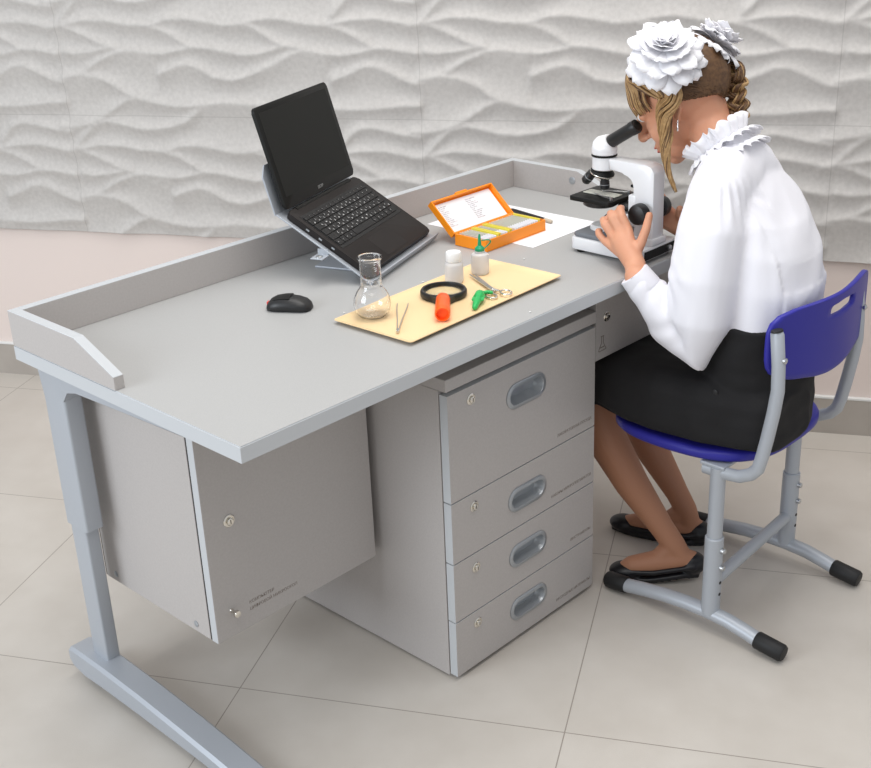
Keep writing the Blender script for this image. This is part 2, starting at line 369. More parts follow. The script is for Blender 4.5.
# ------------------------------------------------------------------ hanging computer cabinet
cab = thing('cabinet', 'grey locker box hung under the left end of the desk', 'cabinet', (.28,.43,.207))
bm = nb(); box(bm, .087,.462,.2715,.594,.213,.672,.001); obj('body', bm, 'panel', cab, world=True)
bm = nb(); box(bm, .088,.461,.2675,.2715,.214,.671); obj('gap_shade', bm, 'gap', cab, world=True)  # dark fill standing for the shade in the gap behind the door
bm = nb(); box(bm, .087,.462,.250,.2675,.213,.672,.001)
for f in bm.faces:
    if f.normal.x < -.5: f.material_index = 1
door = obj('door', bm, ['panel','edge'], cab, world=True)
bi = cab.matrix_basis.inverted()
def under(o): return o
T0 = cab.matrix_basis.translation
def cl(x,y,z): return (x-T0.x,y-T0.y,z-T0.z)
cam_lock(door, *cl(.138,.250,.434), 1.2)
bm = nb(); T = Matrix.Translation(cl(.122,.250,.264)) @ Matrix.Rotation(pi/2,4,'X')
lathe(bm, [(.0045,0),(.003,.003),(.003,.008),(.0055,.011),(.0068,.014),(.006,.018),(.0005,.019)], 20, T); obj('knob', bm, 'chrome', door, True)
text('lettering', 'КОМПЬЮТЕР', .0085, 'letter', door, FRONT(*cl(.160,.2499,.2585)))
text('lettering', 'ЦИФРОВОЙ МИКРОСКОП', .0085, 'letter', door, FRONT(*cl(.160,.2499,.2455)))
for y in (.56,.31):
    bm = nb(); lathe(bm, [(.006,0),(.006,.001),(.004,.002),(.0004,.0022)], 16, Matrix.Translation(cl(.087,y,.229)) @ Matrix.Rotation(-pi/2,4,'Y')); obj('screw_cap', bm, 'pull', cab, True)
bm = nb(); box(bm, .0872,.4618,.5942,.5962,.214,.671); obj('back_panel', bm, 'gap', cab, world=True)
# ------------------------------------------------------------------ drawer pedestal
ped = thing('drawer_cabinet', 'grey four drawer cabinet standing under the middle of the desk', 'cabinet', (.692,.30,0))
PX0,PX1,PY0,PY1 = .481,.903,.0645,.575
bm = nb(); box(bm, PX0,PX1,PY0+.0205,PY1,.005,.5975,.001); obj('body', bm, 'panel', ped, world=True)
bm = nb(); box(bm, PX0-.0015,PX1+.0015,PY0,PY1,.5985,.622,.0015); obj('top_panel', bm, 'panel', ped, world=True)
def stadium(w,h,n=10):
    r = h/2; P = []
    for i in range(n+1): a = -pi/2+pi*i/n; P.append((w/2-r+r*cos(a), r*sin(a)))
    for i in range(n+1): a = pi/2+pi*i/n; P.append((-w/2+r+r*cos(a), r*sin(a)))
    return P
def drawer_front(x0,x1,z0,z1,hx,hz):
    bm = nb(); hole = [(hx+a,hz+b) for a,b in stadium(.098,.036)]
    rect = [(x0,z0),(x1,z0),(x1,z1),(x0,z1)]
    F = {}
    for y in (PY0, PY0+.018):
        vr = [bm.verts.new((x,y,z)) for x,z in rect]; vh = [bm.verts.new((x,y,z)) for x,z in hole]
        es = [bm.edges.new((v[i],v[(i+1)%len(v)])) for v in (vr,vh) for i in range(len(v))]
        bmesh.ops.triangle_fill(bm, edges=es, use_beauty=True); F[y] = (vr,vh)
    (r0,h0),(r1,h1) = F.values()
    for a,b in ((r0,r1),(h0,h1)):
        for i in range(len(a)):
            f = bm.faces.new((a[i],a[(i+1)%len(a)],b[(i+1)%len(a)],b[i]))
            if a is r0 and i in (3,2): f.material_index = 1
    bmesh.ops.bevel(bm, geom=[e for e in bm.edges if e.verts[0] in r0 and e.verts[1] in r0 and len(e.link_faces)==2 and abs(e.calc_face_angle(0)-pi/2)<.1], offset=.001, segments=1, affect='EDGES')
    return bm
def handle_mesh(hx,hz):
    bm = nb(); O = lambda w,h,y: [V((hx+a,PY0+y,hz+b)) for a,b in stadium(w,h)]
    loft(bm, [O(.098,.036,.001),O(.112,.050,-.0002),O(.112,.050,-.002),O(.108,.046,-.0035),O(.096,.034,-.0035),O(.093,.031,-.001),O(.090,.028,.010),O(.082,.020,.016)], cap=False)
    vs = bm.verts[-22:] if False else None
    bm.verts.ensure_lookup_table(); bm.faces.new(bm.verts[-22:])
    return bm
zs = [.5917,.3804,.2549,.1297,.0085]; hz = [.530,.316,.194,.073]; lz = [.566,.353,.224,.102]
words = ['ЛАБОРАТОРНАЯ ПОСУДА','НАБОРЫ МИКРОПРЕПАРАТОВ','ИНСТРУМЕНТЫ','РАСХОДНЫЕ МАТЕРИАЛЫ']
PT = ped.matrix_basis.translation
for i in range(4):
    d = obj('drawer', drawer_front(PX0+.001,PX1-.001,zs[i+1]+.0012,zs[i]-.0012,.692,hz[i]), ['panel','edge'], ped, world=True)
    obj('handle', handle_mesh(.692,hz[i]), 'pull', d, True, world=True, angle=50)
    cam_lock(d, .542-PT.x,PY0-PT.y,lz[i])
    text('lettering', words[i], .0085, 'letter', d, FRONT(.893-PT.x,PY0-.0001-PT.y,zs[i+1]+.019), 'RIGHT')
for x in (PX0+.03,PX1-.03):
    for y in (PY0+.05,PY1-.03):
        bm = nb(); lathe(bm, [(.016,.0003),(.018,.001),(.018,.004),(.008,.0055)], 18, Matrix.Translation((x,y,0))); obj('foot', bm, 'rubber', ped, True, world=True)
# ------------------------------------------------------------------ laptop on its stand
LP, LY, LT, LW, LD, LHA, LHS = V((.589,.352,.728)), .354, .552, .285, .197, 1.298, .195
LM = Matrix.Translation(LP) @ Matrix.Rotation(LY,4,'Z') @ Matrix.Rotation(LT,4,'X')    # base top plane: x right, y to the hinge, z out of the keyboard
lap = thing('laptop', 'open black laptop tilted on a silver metal stand', 'laptop', LP, LY)
def inlap(bm, mtx=LM): tf(bm, mtx); return bm
TH = .0125
bm = nb(); prism(bm, rrect(LW,LD,.010,5,LW/2,LD/2), 'z', -TH, 0, bev=.002); base = obj('base', inlap(bm), 'laptop', lap, True, True)
bm = nb()
for k in range(3): box(bm, -.0004,.001,.082+.030*k,.089+.030*k,-.0075,-.0045)
obj('port', inlap(bm), 'pull', base, world=True)
bm = nb(); rows = [(14,.0105),(14,.0155),(13,.0155),(12,.0155),(11,.0155)]
kx0, ky = .014, LD-.026; legends = []
chars = ['###############','`1234567890-=<','QWERTYUIOP[]|','ASDFGHJKL;"','ZXCVBNM,./']
box(bm, kx0-.003,LW-kx0+.003,.072,LD-.022,0,.0006)
y = LD-.027
for r,(h,n,st,lead) in enumerate([(.0095,15,0,0),(.0145,14,0,0),(.0145,13,.009,1),(.0145,12,.013,1),(.0145,11,.020,1)]):
    W = LW-2*kx0; x = kx0; pitch = (W-st)/n
    if lead: box(bm, x,x+st+pitch*.4-.0012,y-h,y,.0006,.0024,.0004,0,1); x += st+pitch*.4; pitch = (W-st-pitch*.4)/(n)
    for k in range(n):
        box(bm, x,x+pitch-.0012,y-h,y,.0006,.0024,.0004,0,1)
        legends.append((x+.002,y-h*.52,chars[r][k] if k < len(chars[r]) and r else '=', .0055 if r else .003)); 
        if r and k < 11: legends.append((x+pitch*.5,y-h*.9,'ФЫВАПРОЛДЖЭЯЧСМИТЬБЮ'[(k*3+r)%20],.0048))
        x += pitch
    y -= h+.0016
x = kx0
for wd in (.019,.016,.016,.016,.084,.016,.016,.019,.019,.019):
    box(bm, x,x+wd-.0012,y-.0145,y,.0006,.0024,.0004,0,1)
    if wd < .05: legends.append((x+.003,y-.009,'=',.005))
    x += wd+.0012
kb = obj('keyboard', inlap(bm), 'key', base, world=True)
GL = {}
def glyph(ch):
    if ch not in GL:
        c = bpy.data.curves.new('g','FONT'); c.body = ch; c.size = 1; c.resolution_u = 1; o = bpy.data.objects.new('g', c); COL.objects.link(o)
        GL[ch] = evaluated(o); bpy.data.objects.remove(o); bpy.data.curves.remove(c)
    return GL[ch]
bm = nb()
for x,yy,ch,sz in legends:
    n0 = len(bm.verts); bm.from_mesh(glyph(ch)); bm.verts.ensure_lookup_table()
    tf(bm, Matrix.Translation((x,yy,.0026)) @ Matrix.Scale(sz,4), bm.verts[n0:])
obj('key_lettering', inlap(bm), 'white', kb, world=True)
bm = nb(); box(bm, LW/2-.048,LW/2+.042,.008,.062,-.0002,.0003,.0002,0,1); obj('touchpad', inlap(bm), 'laptop', base, world=True)
bm = nb(); tube(bm, [(.03,LD-.002,-.004),(LW-.03,LD-.002,-.004)], .006, 14); obj('hinge', inlap(bm), 'bezel', base, True, True)
SM = LM @ Matrix.Translation((0,LD,0)) @ Matrix.Rotation(LHA-LT,4,'X')       # y up the lid, z towards the viewer
bm = nb(); prism(bm, rrect(LW,LHS,.009,5,LW/2,LHS/2+.004), 'z', -.007, 0, bev=.0015); lid = obj('lid', inlap(bm,SM), 'bezel', lap, True, True)
bm = nb(); box(bm, .012,LW-.012,.026,LHS-.008,-.0003,.0004); obj('screen', inlap(bm,SM), 'screen', lid, world=True)
text('lettering', 'DEXP', .0085, 'greyprint', lid, lap.matrix_basis.inverted() @ SM @ Matrix.Translation((LW/2-.011,.012,.0004)), spacing=1.05)
st = thing('laptop_stand', 'silver bent metal stand holding up the black laptop', 'stand', LP+V((0,0,.7033-LP.z)), LY)
bm = nb(); zt = -TH-.0006
box(bm, -.009,LW+.009,-.012,LD+.014,zt-.003,zt,.0006); box(bm, -.009,LW+.009,-.015,-.012,zt-.003,zt+.012,.0006)
obj('plate', inlap(bm), 'metal', st, world=True)
BM_ = LM @ Matrix.Translation((0,LD+.014,zt-.003)) @ Matrix.Rotation(LHA-LT,4,'X')
bm = nb(); prism(bm, [(-.009,0),(LW+.009,0),(LW+.009,.075),(LW-.02,.095),(.008,.095),(-.009,.075)], 'z', -.003, 0); obj('back_plate', inlap(bm,BM_), 'metal', st, world=True)
q = Matrix.Rotation(-LY,4,'Z') @ Matrix.Translation(-st.matrix_basis.translation)
def sl(p): return q @ V(p)
fa = LM @ V((-.004,.085,zt-.003)); fb = LM @ V((LW+.004,.085,zt-.003))
fa2 = [sl(LM @ V((x,.10,zt-.003))) for x in (-.009,LW+.009)]
for c,d in zip(fa2,(-1,1)):
    bm = nb(); zz = c.z-.012
    box(bm, min(c.x-d*.03,c.x+d*.026),max(c.x-d*.03,c.x+d*.026),c.y-.013,c.y+.013,zz,zz+.0022,.0004); box(bm, min(c.x-d*.001,c.x-d*.003),max(c.x-d*.001,c.x-d*.003),c.y-.011,c.y+.011,zz+.0022,c.z+.001)
    tb = obj('mounting_tab', bm, 'metal', st)
    bm = nb(); lathe(bm, [(.007,0),(.007,.0015),(.004,.003),(.0004,.0032)], 16, Matrix.Translation((c.x+d*.014,c.y,zz+.0022))); obj('screw', bm, 'steel', tb, True)
c = (fa2[0]+fa2[1])/2
bm = nb(); box(bm, c.x-.05,c.x+.05,c.y-.012,c.y+.012,.0042,c.z-.0115,.001); box(bm, c.x-.08,c.x+.08,c.y-.05,c.y+.06,0,.004,.001); obj('support_leg', bm, 'metal', st)
# ------------------------------------------------------------------ mouse
ms = thing('computer_mouse', 'small black computer mouse with a red tip lying left of the tray', 'mouse', (.410,.375,DH), atan2(WA.y,WA.x)+.06)
bm = nb(); rings = []
for t,hw,h in ((-.041,.012,.009),(-.0385,.0175,.014),(-.03,.022,.0205),(-.015,.0235,.0245),(0,.0225,.0255),(.015,.023,.0235),(.028,.0225,.0185),(.036,.018,.0125),(.040,.010,.007)):
    rings.append([V((t,-hw*.86,.001)),V((t,-hw,.004)),V((t,-hw,h*.45)),V((t,-hw*.82,h*.82)),V((t,-hw*.4,h*.98)),V((t,0,h)),V((t,hw*.4,h*.98)),V((t,hw*.82,h*.82)),V((t,hw,h*.45)),V((t,hw,.004)),V((t,hw*.86,.001))])
loft(bm, rings); obj('shell', bm, 'blackplastic', ms, True, angle=50)
bm = nb(); rings = []
for t,hw,h in ((-.034,.013,.0185),(-.024,.0145,.0238),(-.010,.0155,.0262),(.002,.016,.0267),(.004,.0145,.0262)):
    rings.append([V((t,-hw,h-.0065)),V((t,-hw,h-.0024)),V((t,-hw*.5,h-.0002)),V((t,0,h+.0004)),V((t,hw*.5,h-.0002)),V((t,hw,h-.0024)),V((t,hw,h-.0065))])
loft(bm, rings); obj('buttons', bm, 'bezel', ms, True)
bm = nb(); box(bm, -.0425,-.0395,-.005,.005,.006,.013,.001); obj('sensor_lamp', bm, 'red', ms)
# ------------------------------------------------------------------ tray and what lies on it
tray = thing('tray', 'shallow cream plastic tray with instruments, near the desk front edge', 'tray', (.6172,.1725,DH+.0003), .035)
bm = nb(); rings = []
for w_,d_,z in ((.372,.138,.0),(.398,.168,.0015),(.412,.179,.0075),(.416,.183,.0078),(.416,.183,.0064),(.410,.176,.0050),(.392,.156,.0030),(.374,.140,.0024)):
    rings.append([V((x,y,z)) for x,y in rrect(w_,d_,.006,3)])
loft(bm, rings); tag_o = obj('shell', bm, 'cream', tray, True, angle=50)
TZ = DH+.0030
fl = thing('glass_flask', 'small clear round glass flask standing at the left end of the tray', 'flask', (.469,.2225,TZ))
prof = [(.017,.0),(.024,.003),(.0305,.012),(.0330,.024),(.0305,.037),(.025,.0475),(.0200,.054),(.0185,.060),(.0182,.101),(.0205,.104),(.0214,.1065),(.0210,.1090),(.0190,.1095),(.0176,.1070),(.0170,.103),(.0172,.060),(.0180,.0555),(.0232,.049),(.029,.037),(.0315,.024),(.029,.0125),(.0232,.0045),(.016,.0018)]
bm = nb(); lathe(bm, prof, 40); obj('vessel', bm, 'glass', fl, True, angle=None)
# magnifier
mg = thing('magnifying_glass', 'round black magnifying glass with a short orange handle, on the cream tray', 'magnifying glass', (.622,.197,TZ), atan2(-.105,-.115)); MT = 'x'
bm = nb(); R0 = .040
lathe(bm, [(R0-.0045,.0065),(R0+.0005,.0065),(R0+.0025,.010),(R0+.0025,.0165),(R0+.0005,.0195),(R0-.0035,.0195),(R0-.0045,.0165)], 48, capb=False, capt=False)
bm.verts.ensure_lookup_table(); n = 48
for j in range(n): bm.faces.new((bm.verts[6*n+j],bm.verts[6*n+(j+1)%n],bm.verts[(j+1)%n],bm.verts[j]))
loft(bm, [[V((R0+x,y,z)) for y,z in ((-wd,.0075),(wd,.0075),(wd,.0185),(-wd,.0185))] for x,wd in ((-.010,.028),(-.002,.020),(.012,.011),(.020,.009))])
tf(bm, Matrix.Translation((0,0,-.0062)))
obj('rim', bm, 'blackplastic', mg, True)
bm = nb(); lathe(bm, [(.002,.0041),(.020,.0033),(R0-.004,.0063),(R0-.0038,.0092),(.020,.0118),(.002,.0125)], 48); obj('lens', bm, 'lens', mg, True, angle=60)
bm = nb(); hT = Matrix.Translation((R0+.016,0,.0142)) @ Matrix.Rotation(pi/2,4,'Y')
lathe(bm, [(.0100,0),(.0125,.003),(.0130,.03),(.0134,.062),(.0134,.078),(.0120,.081),(.0108,.081),(.0100,.072)], 24, hT); obj('handle', bm, 'orange2', mg, True)
# tweezers
tw = thing('tweezers', 'thin steel tweezers lying open beside the glass flask', 'tweezers', (.49,.176,TZ), atan2(.101,.114))
for s in (-1,1):
    bm = nb(); rings = []
    for t in range(11):
        u = t/10; x = -.07+.14*u; y = s*(.0018+.0085*sin(pi*min(1,u*.62))*u); z = .004-.002*u
        wd = .0034-.0022*abs(u-.3)
        rings.append([V((x,y-.0007,z-wd*.6)),V((x,y+.0007,z-wd*.6)),V((x,y+.0007,z+wd*.6)),V((x,y-.0007,z+wd*.6))])
    loft(bm, rings); obj('arm', bm, 'steel', tw)
bm = nb(); box(bm, -.074,-.062,-.0024,.0024,.002,.0062,.0005); obj('joint', bm, 'steel', tw)
# scissors
ang = atan2(.250-.146,.749-.699)
sc = thing('scissors', 'small steel scissors with ring handles, on the cream tray', 'scissors', (.6905,.1385,TZ), ang)
for s in (-1,1):
    bm = nb(); z0 = .0022 if s < 0 else .0042
    R_ = Matrix.Rotation(radians(3.0*s),4,'Z')
    loft(bm, [[V((x,y0,z0)),V((x,y1,z0)),V((x,y1,z0+.0016)),V((x,y0,z0+.0016))] for x,y0,y1 in ((-.008,-.004,.004),(.02,-.004,.0042),(.06,-.003,.003),(.098,-.001,.001))])
    tf(bm, R_)
    bl = obj('blade', bm, 'steel', sc)
    bm = nb(); c = V((-.026,-s*.0145,z0+.001))
    tube(bm, [(0,0,z0+.001),(-.008,-s*.004,z0+.001),(-.014,-s*.007,z0+.001)], [.0032,.0026,.0022], 8)
    tube(bm, [c+V((.0135*cos(2*pi*i/22),.0095*sin(2*pi*i/22),0)) for i in range(22)], .0019, 8, closed=True)
    obj('finger_ring', bm, 'chrome', sc, True)
bm = nb(); lathe(bm, [(.003,0),(.003,.006),(.002,.0072),(.0004,.0074)], 14); obj('pivot_screw', bm, 'chrome', sc, True)
# green clip
gc = thing('tube_clamp', 'small bright green plastic clamp lying in front of the scissors', 'clamp', (.6265,.118,TZ), atan2(.06,.073)-.12)
bm = nb(); tube(bm, [(-.034,0,.006),(-.020,0,.0075),(-.006,0,.0085),(.002,0,.0082),(.010,0,.0098),(.022,0,.0098),(.030,0,.0075)], [.0048,.0060,.0074,.0062,.0088,.0090,.0055], 16, round_end=True); obj('body', bm, 'green2', gc, True)
bm = nb(); tube(bm, [(.028,0,.0085),(.036,-.004,.0085),(.040,-.012,.0085),(.038,-.018,.0085)], .0035, 10, round_end=True); box(bm, -.006,.018,-.011,.011,.007,.011,.002); obj('lever', bm, 'green2', gc, True)
# bottles
b1 = thing('bottle', 'white screw capped plastic bottle at the back of the tray', 'bottle', (.690,.2335,TZ), 0)
bm = nb(); lathe(bm, [(.0155,0),(.0172,.002),(.0175,.006),(.0175,.034),(.0165,.0375),(.0125,.041),(.0122,.050)], 32); obj('body', bm, 'bottle', b1, True)
bm = nb(); lathe(bm, [(.0142,0),(.0146,.001),(.0146,.0155),(.0136,.0175),(.0006,.018)], 32, Matrix.Translation((0,0,.0412))); obj('cap', bm, 'whiteplastic', b1, True)
b2 = thing('dropper_bottle', 'milky plastic dropper bottle with a green pointed nozzle', 'bottle', (.757,.2285,TZ))
bm = nb(); lathe(bm, [(.0150,0),(.0168,.002),(.0172,.006),(.0172,.034),(.0155,.0385),(.010,.041),(.0098,.045)], 32); obj('body', bm, 'bottle', b2, True)
bm = nb(); lathe(bm, [(.0086,.0),(.0092,.001),(.0092,.0085),(.0065,.0115),(.0036,.014),(.0026,.030),(.0014,.0355),(.0004,.036)], 24, Matrix.Translation((0,0,.0412))); nz = obj('nozzle_cap', bm, 'green', b2, True)
bm = nb(); tube(bm, [V((.0085,-.002,.046))+V((.016*sin(a*pi/12),-.004*sin(a*pi/12),.014*sin(a*pi/24)*1.2)) for a in range(0,11)]+[(.0045,-.002,.064)], .0013, 8); obj('cap_strap', bm, 'green', nz, True)
# ------------------------------------------------------------------ paper, pen, slide box
bm = nb(); A = V((.946,.254)); bx_, by_ = V((.217,.003)), V((-.003,.293)); 
g = 14; vv = {}
for i in range(g+1):
    for j in range(g+1):
        p = A+bx_*(i/g)+by_*(j/g); z = DH+.0004+.0012*max(0,(i/g-.7)/.3)**2*(1-j/g)
        vv[i,j] = bm.verts.new((p.x,p.y,z))
for i in range(g):
    for j in range(g): bm.faces.new((vv[i,j],vv[i+1,j],vv[i+1,j+1],vv[i,j+1]))
r = bmesh.ops.extrude_face_region(bm, geom=list(bm.faces)); tf(bm, Matrix.Translation((0,0,.0003)), [e for e in r['geom'] if isinstance(e,bmesh.types.BMVert)])
tag(obj('paper_sheet', bm, 'paper', None, True), 'white paper sheet lying under the orange slide box', 'paper')
PZ0 = DH+.0009
pn = thing('pen', 'black pen with a pale end on the paper behind the slide box', 'pen', (1.112,.397,PZ0+.0042), atan2(-.12,-.02))
bm = nb(); tube(bm, [(-.068,0,0),(-.060,0,0),(.045,0,0)], [.0025,.0042,.0042], 14); obj('barrel', bm, 'blackplastic', pn, True)
bm = nb(); tube(bm, [(.0455,0,0),(.066,0,0),(.0685,0,0)], [.0042,.0042,.003], 14); obj('end_cap', bm, 'amberpen', pn, True)
BX0,BX1,BY0,BY1 = .866,1.054,.309,.394
sb = thing('slide_box', 'open orange plastic box holding glass microscope slides', 'slide box', (BX0,BY0,DH+.0010))
bw, bd, bh = BX1-BX0, BY1-BY0, .0235
bm = nb()
box(bm, 0,bw,0,bd,0,.002); box(bm, 0,bw,0,.003,.002,bh,.0006,0,1); box(bm, 0,bw,bd-.003,bd,.002,bh,.0006,0,1); box(bm, 0,.003,.003,bd-.003,.002,bh); box(bm, bw-.003,bw,.003,bd-.003,.002,bh); box(bm, bw/2-.001,bw/2+.001,.003,bd-.003,.002,bh-.004)
base = obj('base', bm, 'orange', sb)
bm = nb()
bm.free()
for y0,y1,y2,y3 in ((.003,.0042,.0042,.007),(bd-.0042,bd-.003,bd-.007,bd-.0042)):
    bm = nb(); box(bm, .004,bw-.004,y0,y1,.002,bh-.003)
    for k in range(26): x = .006+k*(bw-.014)/25; box(bm, x,x+.0018,y2,y3,.002,bh-.004)
    obj('slide_rack', bm, 'whiteplastic', base)
LTf = Matrix.Translation((0,bd,bh)) @ Matrix.Rotation(radians(101-90),4,'X').inverted()
LTf = Matrix.Translation((0,bd+.001,bh)) @ Matrix.Rotation(radians(-48),4,'X')          # z up the opened lid, y towards the back
bm = nb(); lh = bd
box(bm, 0,bw,.012,.014,0,lh); box(bm, 0,bw,0,.012,0,.003); box(bm, 0,bw,0,.012,lh-.003,lh); box(bm, 0,.003,0,.012,.003,lh-.003); box(bm, bw-.003,bw,0,.012,.003,lh-.003)
box(bm, bw*.42,bw*.60,.001,.008,lh,lh+.005,.0012)
tf(bm, LTf); lid = obj('lid', bm, 'orange', sb)
bm = nb(); box(bm, .007,bw-.007,.0105,.0119,.006,lh-.006); tf(bm, LTf); sh = obj('contents_sheet', bm, 'paper', lid)
rnd = random.Random(5)
names_ = ['Corn stem, c.s.','Lily anther','Frog blood smear','Onion epidermis','Moss leaf','Fern spores','Honeybee leg','Yeast','Pine needle','Muscle tissue','Root tip','Volvox','Hydra, w.m.']
for c in range(2):
    body = '\n'.join(rnd.choice(names_) for _ in range(12))
    text('lettering', body, .0044, 'faintprint', sh, LTf @ Matrix.Translation((.016+c*.082,.0103,lh-.016)) @ Matrix.Rotation(pi/2,4,'X'))
# slides: 24 standing in the rack, each a thing
sx = .0765
def slide_proto(m, lm):
    bm = nb(); box(bm, -.0006,.0006,-sx/2+.002,sx/2-.002,0,.0205); 
    return bm
kinds = {}
for k in range(25):
    if k == 12: continue
    yel = k in (5,6,10,11,24); cream = k in (2,5,16)
    key = 'y' if yel else 'c'
    x = BX0+.0068+k*(bw-.014)/25+.0029; z = DH+.0010+.0021; tilt = .0
    if key not in kinds:
        r0 = thing('microscope_slide', '', 'microscope slide', (x,BY0+bd/2,z))
        bm = nb(); box(bm, -.0006,.0006,-sx/2+.0015,sx/2-.0015,0,.0225); obj('glass_plate', bm, 'slideglass', r0)
        bm = nb(); box(bm, -.00095,.00095,-sx/2+.002,-sx/2+.024,.002,.0228) if not yel else box(bm, -.0011,.0011,-sx/2+.002,sx/2-.002,.004,.0250); obj('label_strip', bm, 'paper' if not yel else 'yellow', r0)
        kinds[key] = r0; r = r0
    else:
        r = kinds[key].copy(); COL.objects.link(r); r.matrix_basis = Matrix.Translation((x,BY0+bd/2,z))
        for ch in list(kinds[key].children):
            c = ch.copy(); COL.objects.link(c); c.parent = r
    if k == 24: r['label'] = 'yellow labelled glass slide at the right end of the orange box'; r['group'] = 'slides in the orange box'
    elif yel: r['label'] = ('yellow labelled glass slide in the left half of the orange box' if k < 8 else 'yellow labelled glass slide in the middle of the orange box'); r['group'] = 'slides in the orange box'
    else: r['label'] = 'clear glass slide with a whitish label, standing in the orange box'; r['group'] = 'slides in the orange box'
# white specks on the worktop
for (x,y),lb in zip(((.8779,.2213),(.6544,.0219),(.6580,.2841),(.4521,.2789)),('tiny white speck on the desk behind the tray, near the slide box','tiny white speck on the desk in front of the tray','tiny white speck behind the tray, left of the white bottle','tiny white speck on the desk left of the glass flask')):
    bm = nb(); ell(bm, (0,0,0), (.0021,.0017,.0013), nu=10, nv=6); o = obj('white_speck', bm, 'white', None, True); o.matrix_basis = Matrix.Translation((x,y,DH+.0015)); tag(o, lb, 'white_speck', 'white specks on the desk')
# ------------------------------------------------------------------ microscope
mc = thing('microscope', 'white school microscope with black eyepiece tube, standing at the desk edge', 'microscope', (1.033,.10,DH))
MX = 1.033
bm = nb()                                        # base: white plinth
prism(bm, rrect(.118,.172,.012,4,MX,.098), 'z', DH+.006, DH+.030, bev=.003)
base = obj('base', bm, 'micro', mc, True, world=True)
bm = nb(); prism(bm, rrect(.108,.090,.010,4,MX,.136), 'z', DH+.0302, DH+.040, bev=.004); obj('base_cover', bm, 'microgrey', base, True, world=True)
bm = nb(); lathe(bm, [(.026,0),(.026,.006),(.022,.009),(.020,.0085),(.0005,.0085)], 32, Matrix.Translation((MX,.145,DH+.040))); obj('illuminator', bm, 'whiteplastic', base, True, world=True)
bm = nb(); box(bm, MX-.0598,MX-.0585,.020,.062,DH+.008,DH+.024); obj('switch_panel', bm, 'bezel', base, world=True)
bm = nb(); box(bm, MX-.05,MX+.05,.0105,.0118,DH+.009,DH+.026); rp = obj('rear_panel', bm, 'bezel', base, world=True)
bm = nb(); lathe(bm, [(.006,0),(.006,.004),(.0035,.006),(.0004,.006)], 14, Matrix.Translation((MX+.03,.0105,DH+.017)) @ Matrix.Rotation(pi/2,4,'X')); obj('socket', bm, 'steel', rp, True, world=True)
for x in (MX-.045,MX+.045):
    for y in (.03,.165):
        bm = nb(); lathe(bm, [(.008,.0003),(.009,.002),(.009,.0062)], 14, Matrix.Translation((x,y,DH))); obj('foot', bm, 'rubber', base, True, world=True)
bm = nb(); hw = .0185                            # arm: inverted L with an arched inner edge
inner = [(.060,.744),(.060,.842)]+[(.060+.030*(1-cos(a)),.842+.024*sin(a)) for a in (radians(d) for d in (20,40,60,80,90))]+[(.118,.867)]
poly = [(.016,.744)]+inner+[(.122,.888)]+[(.036,.888),(.024,.884),(.017,.874)]
prism(bm, poly, 'x', MX-hw, MX+hw, bev=.0025); obj('arm', bm, 'micro', mc, True, world=True)
bm = nb(); prism(bm, rrect(.052,.064,.006,3,MX,.044), 'z', DH+.0300, DH+.0435, bev=.002); obj('arm_foot', bm, 'micro', mc, True, world=True)
bm = nb(); box(bm, MX-hw-.001,MX+hw+.001,.056,.074,.765,.826,.003); obj('focus_block', bm, 'micro', mc, True, world=True)
HY = .145
bm = nb(); lathe(bm, [(.021,.862),(.0235,.864),(.0235,.888)], 36, Matrix.Translation((MX,HY,0))); hd = obj('head', bm, 'micro', mc, True, world=True)
bm = nb(); lathe(bm, [(.0245,.8882),(.0252,.889),(.0252,.891),(.0245,.8918)], 36, Matrix.Translation((MX,HY,0))); obj('collar_ring', bm, 'bezel', hd, True, world=True)
tdir = V((0,.072-.122,.953-.912)).normalized()
bm = nb(); lathe(bm, [(.0248,.892),(.0250,.905),(.0235,.909)], 36, Matrix.Translation((MX,HY,0)))
tube(bm, [(MX,HY+.006,.900),(MX,HY-.001,.907),(MX,HY-.001,.907)+V((0,0,0)) if False else V((MX,HY-.006,.9105)),V((MX,HY-.006,.9105))+tdir*.012], [.0235,.0235,.021,.0165], 28)
hc = obj('head_prism', fuse(bm,.0016,5), 'micro', hd, True, world=True, angle=None)
bm = nb(); p0 = V((MX,HY-.006,.9105))+tdir*.010; p1 = V((MX,.070,.955))
tube(bm, [p0,p0+(p1-p0)*.03,p0+(p1-p0)*.80,p0+(p1-p0)*.805,p1-tdir*.002,p1], [.0120,.0128,.0128,.0138,.0138,.0125], 28); ep = obj('eyepiece_tube', bm, 'blackplastic', mc, True, world=True)
bm = nb(); tube(bm, [p1,p1+tdir*.0006], .009, 24); obj('eye_lens', bm, 'screen', ep, True, world=True)
TT = Matrix.Translation((MX,HY+.002,.862)) @ Matrix.Rotation(radians(16),4,'X')
bm = nb(); lathe(bm, [(.006,-.014),(.020,-.0135),(.0238,-.010),(.0238,-.0055),(.019,-.001),(.017,.002)], 32, TT); tr = obj('turret', bm, 'bezel', mc, True, world=True)
bm = nb(); lathe(bm, [(.0242,-.0105),(.0246,-.0095),(.0246,-.0085),(.0242,-.0078)], 32, TT); obj('turret_ring', bm, 'chrome', tr, True, world=True)
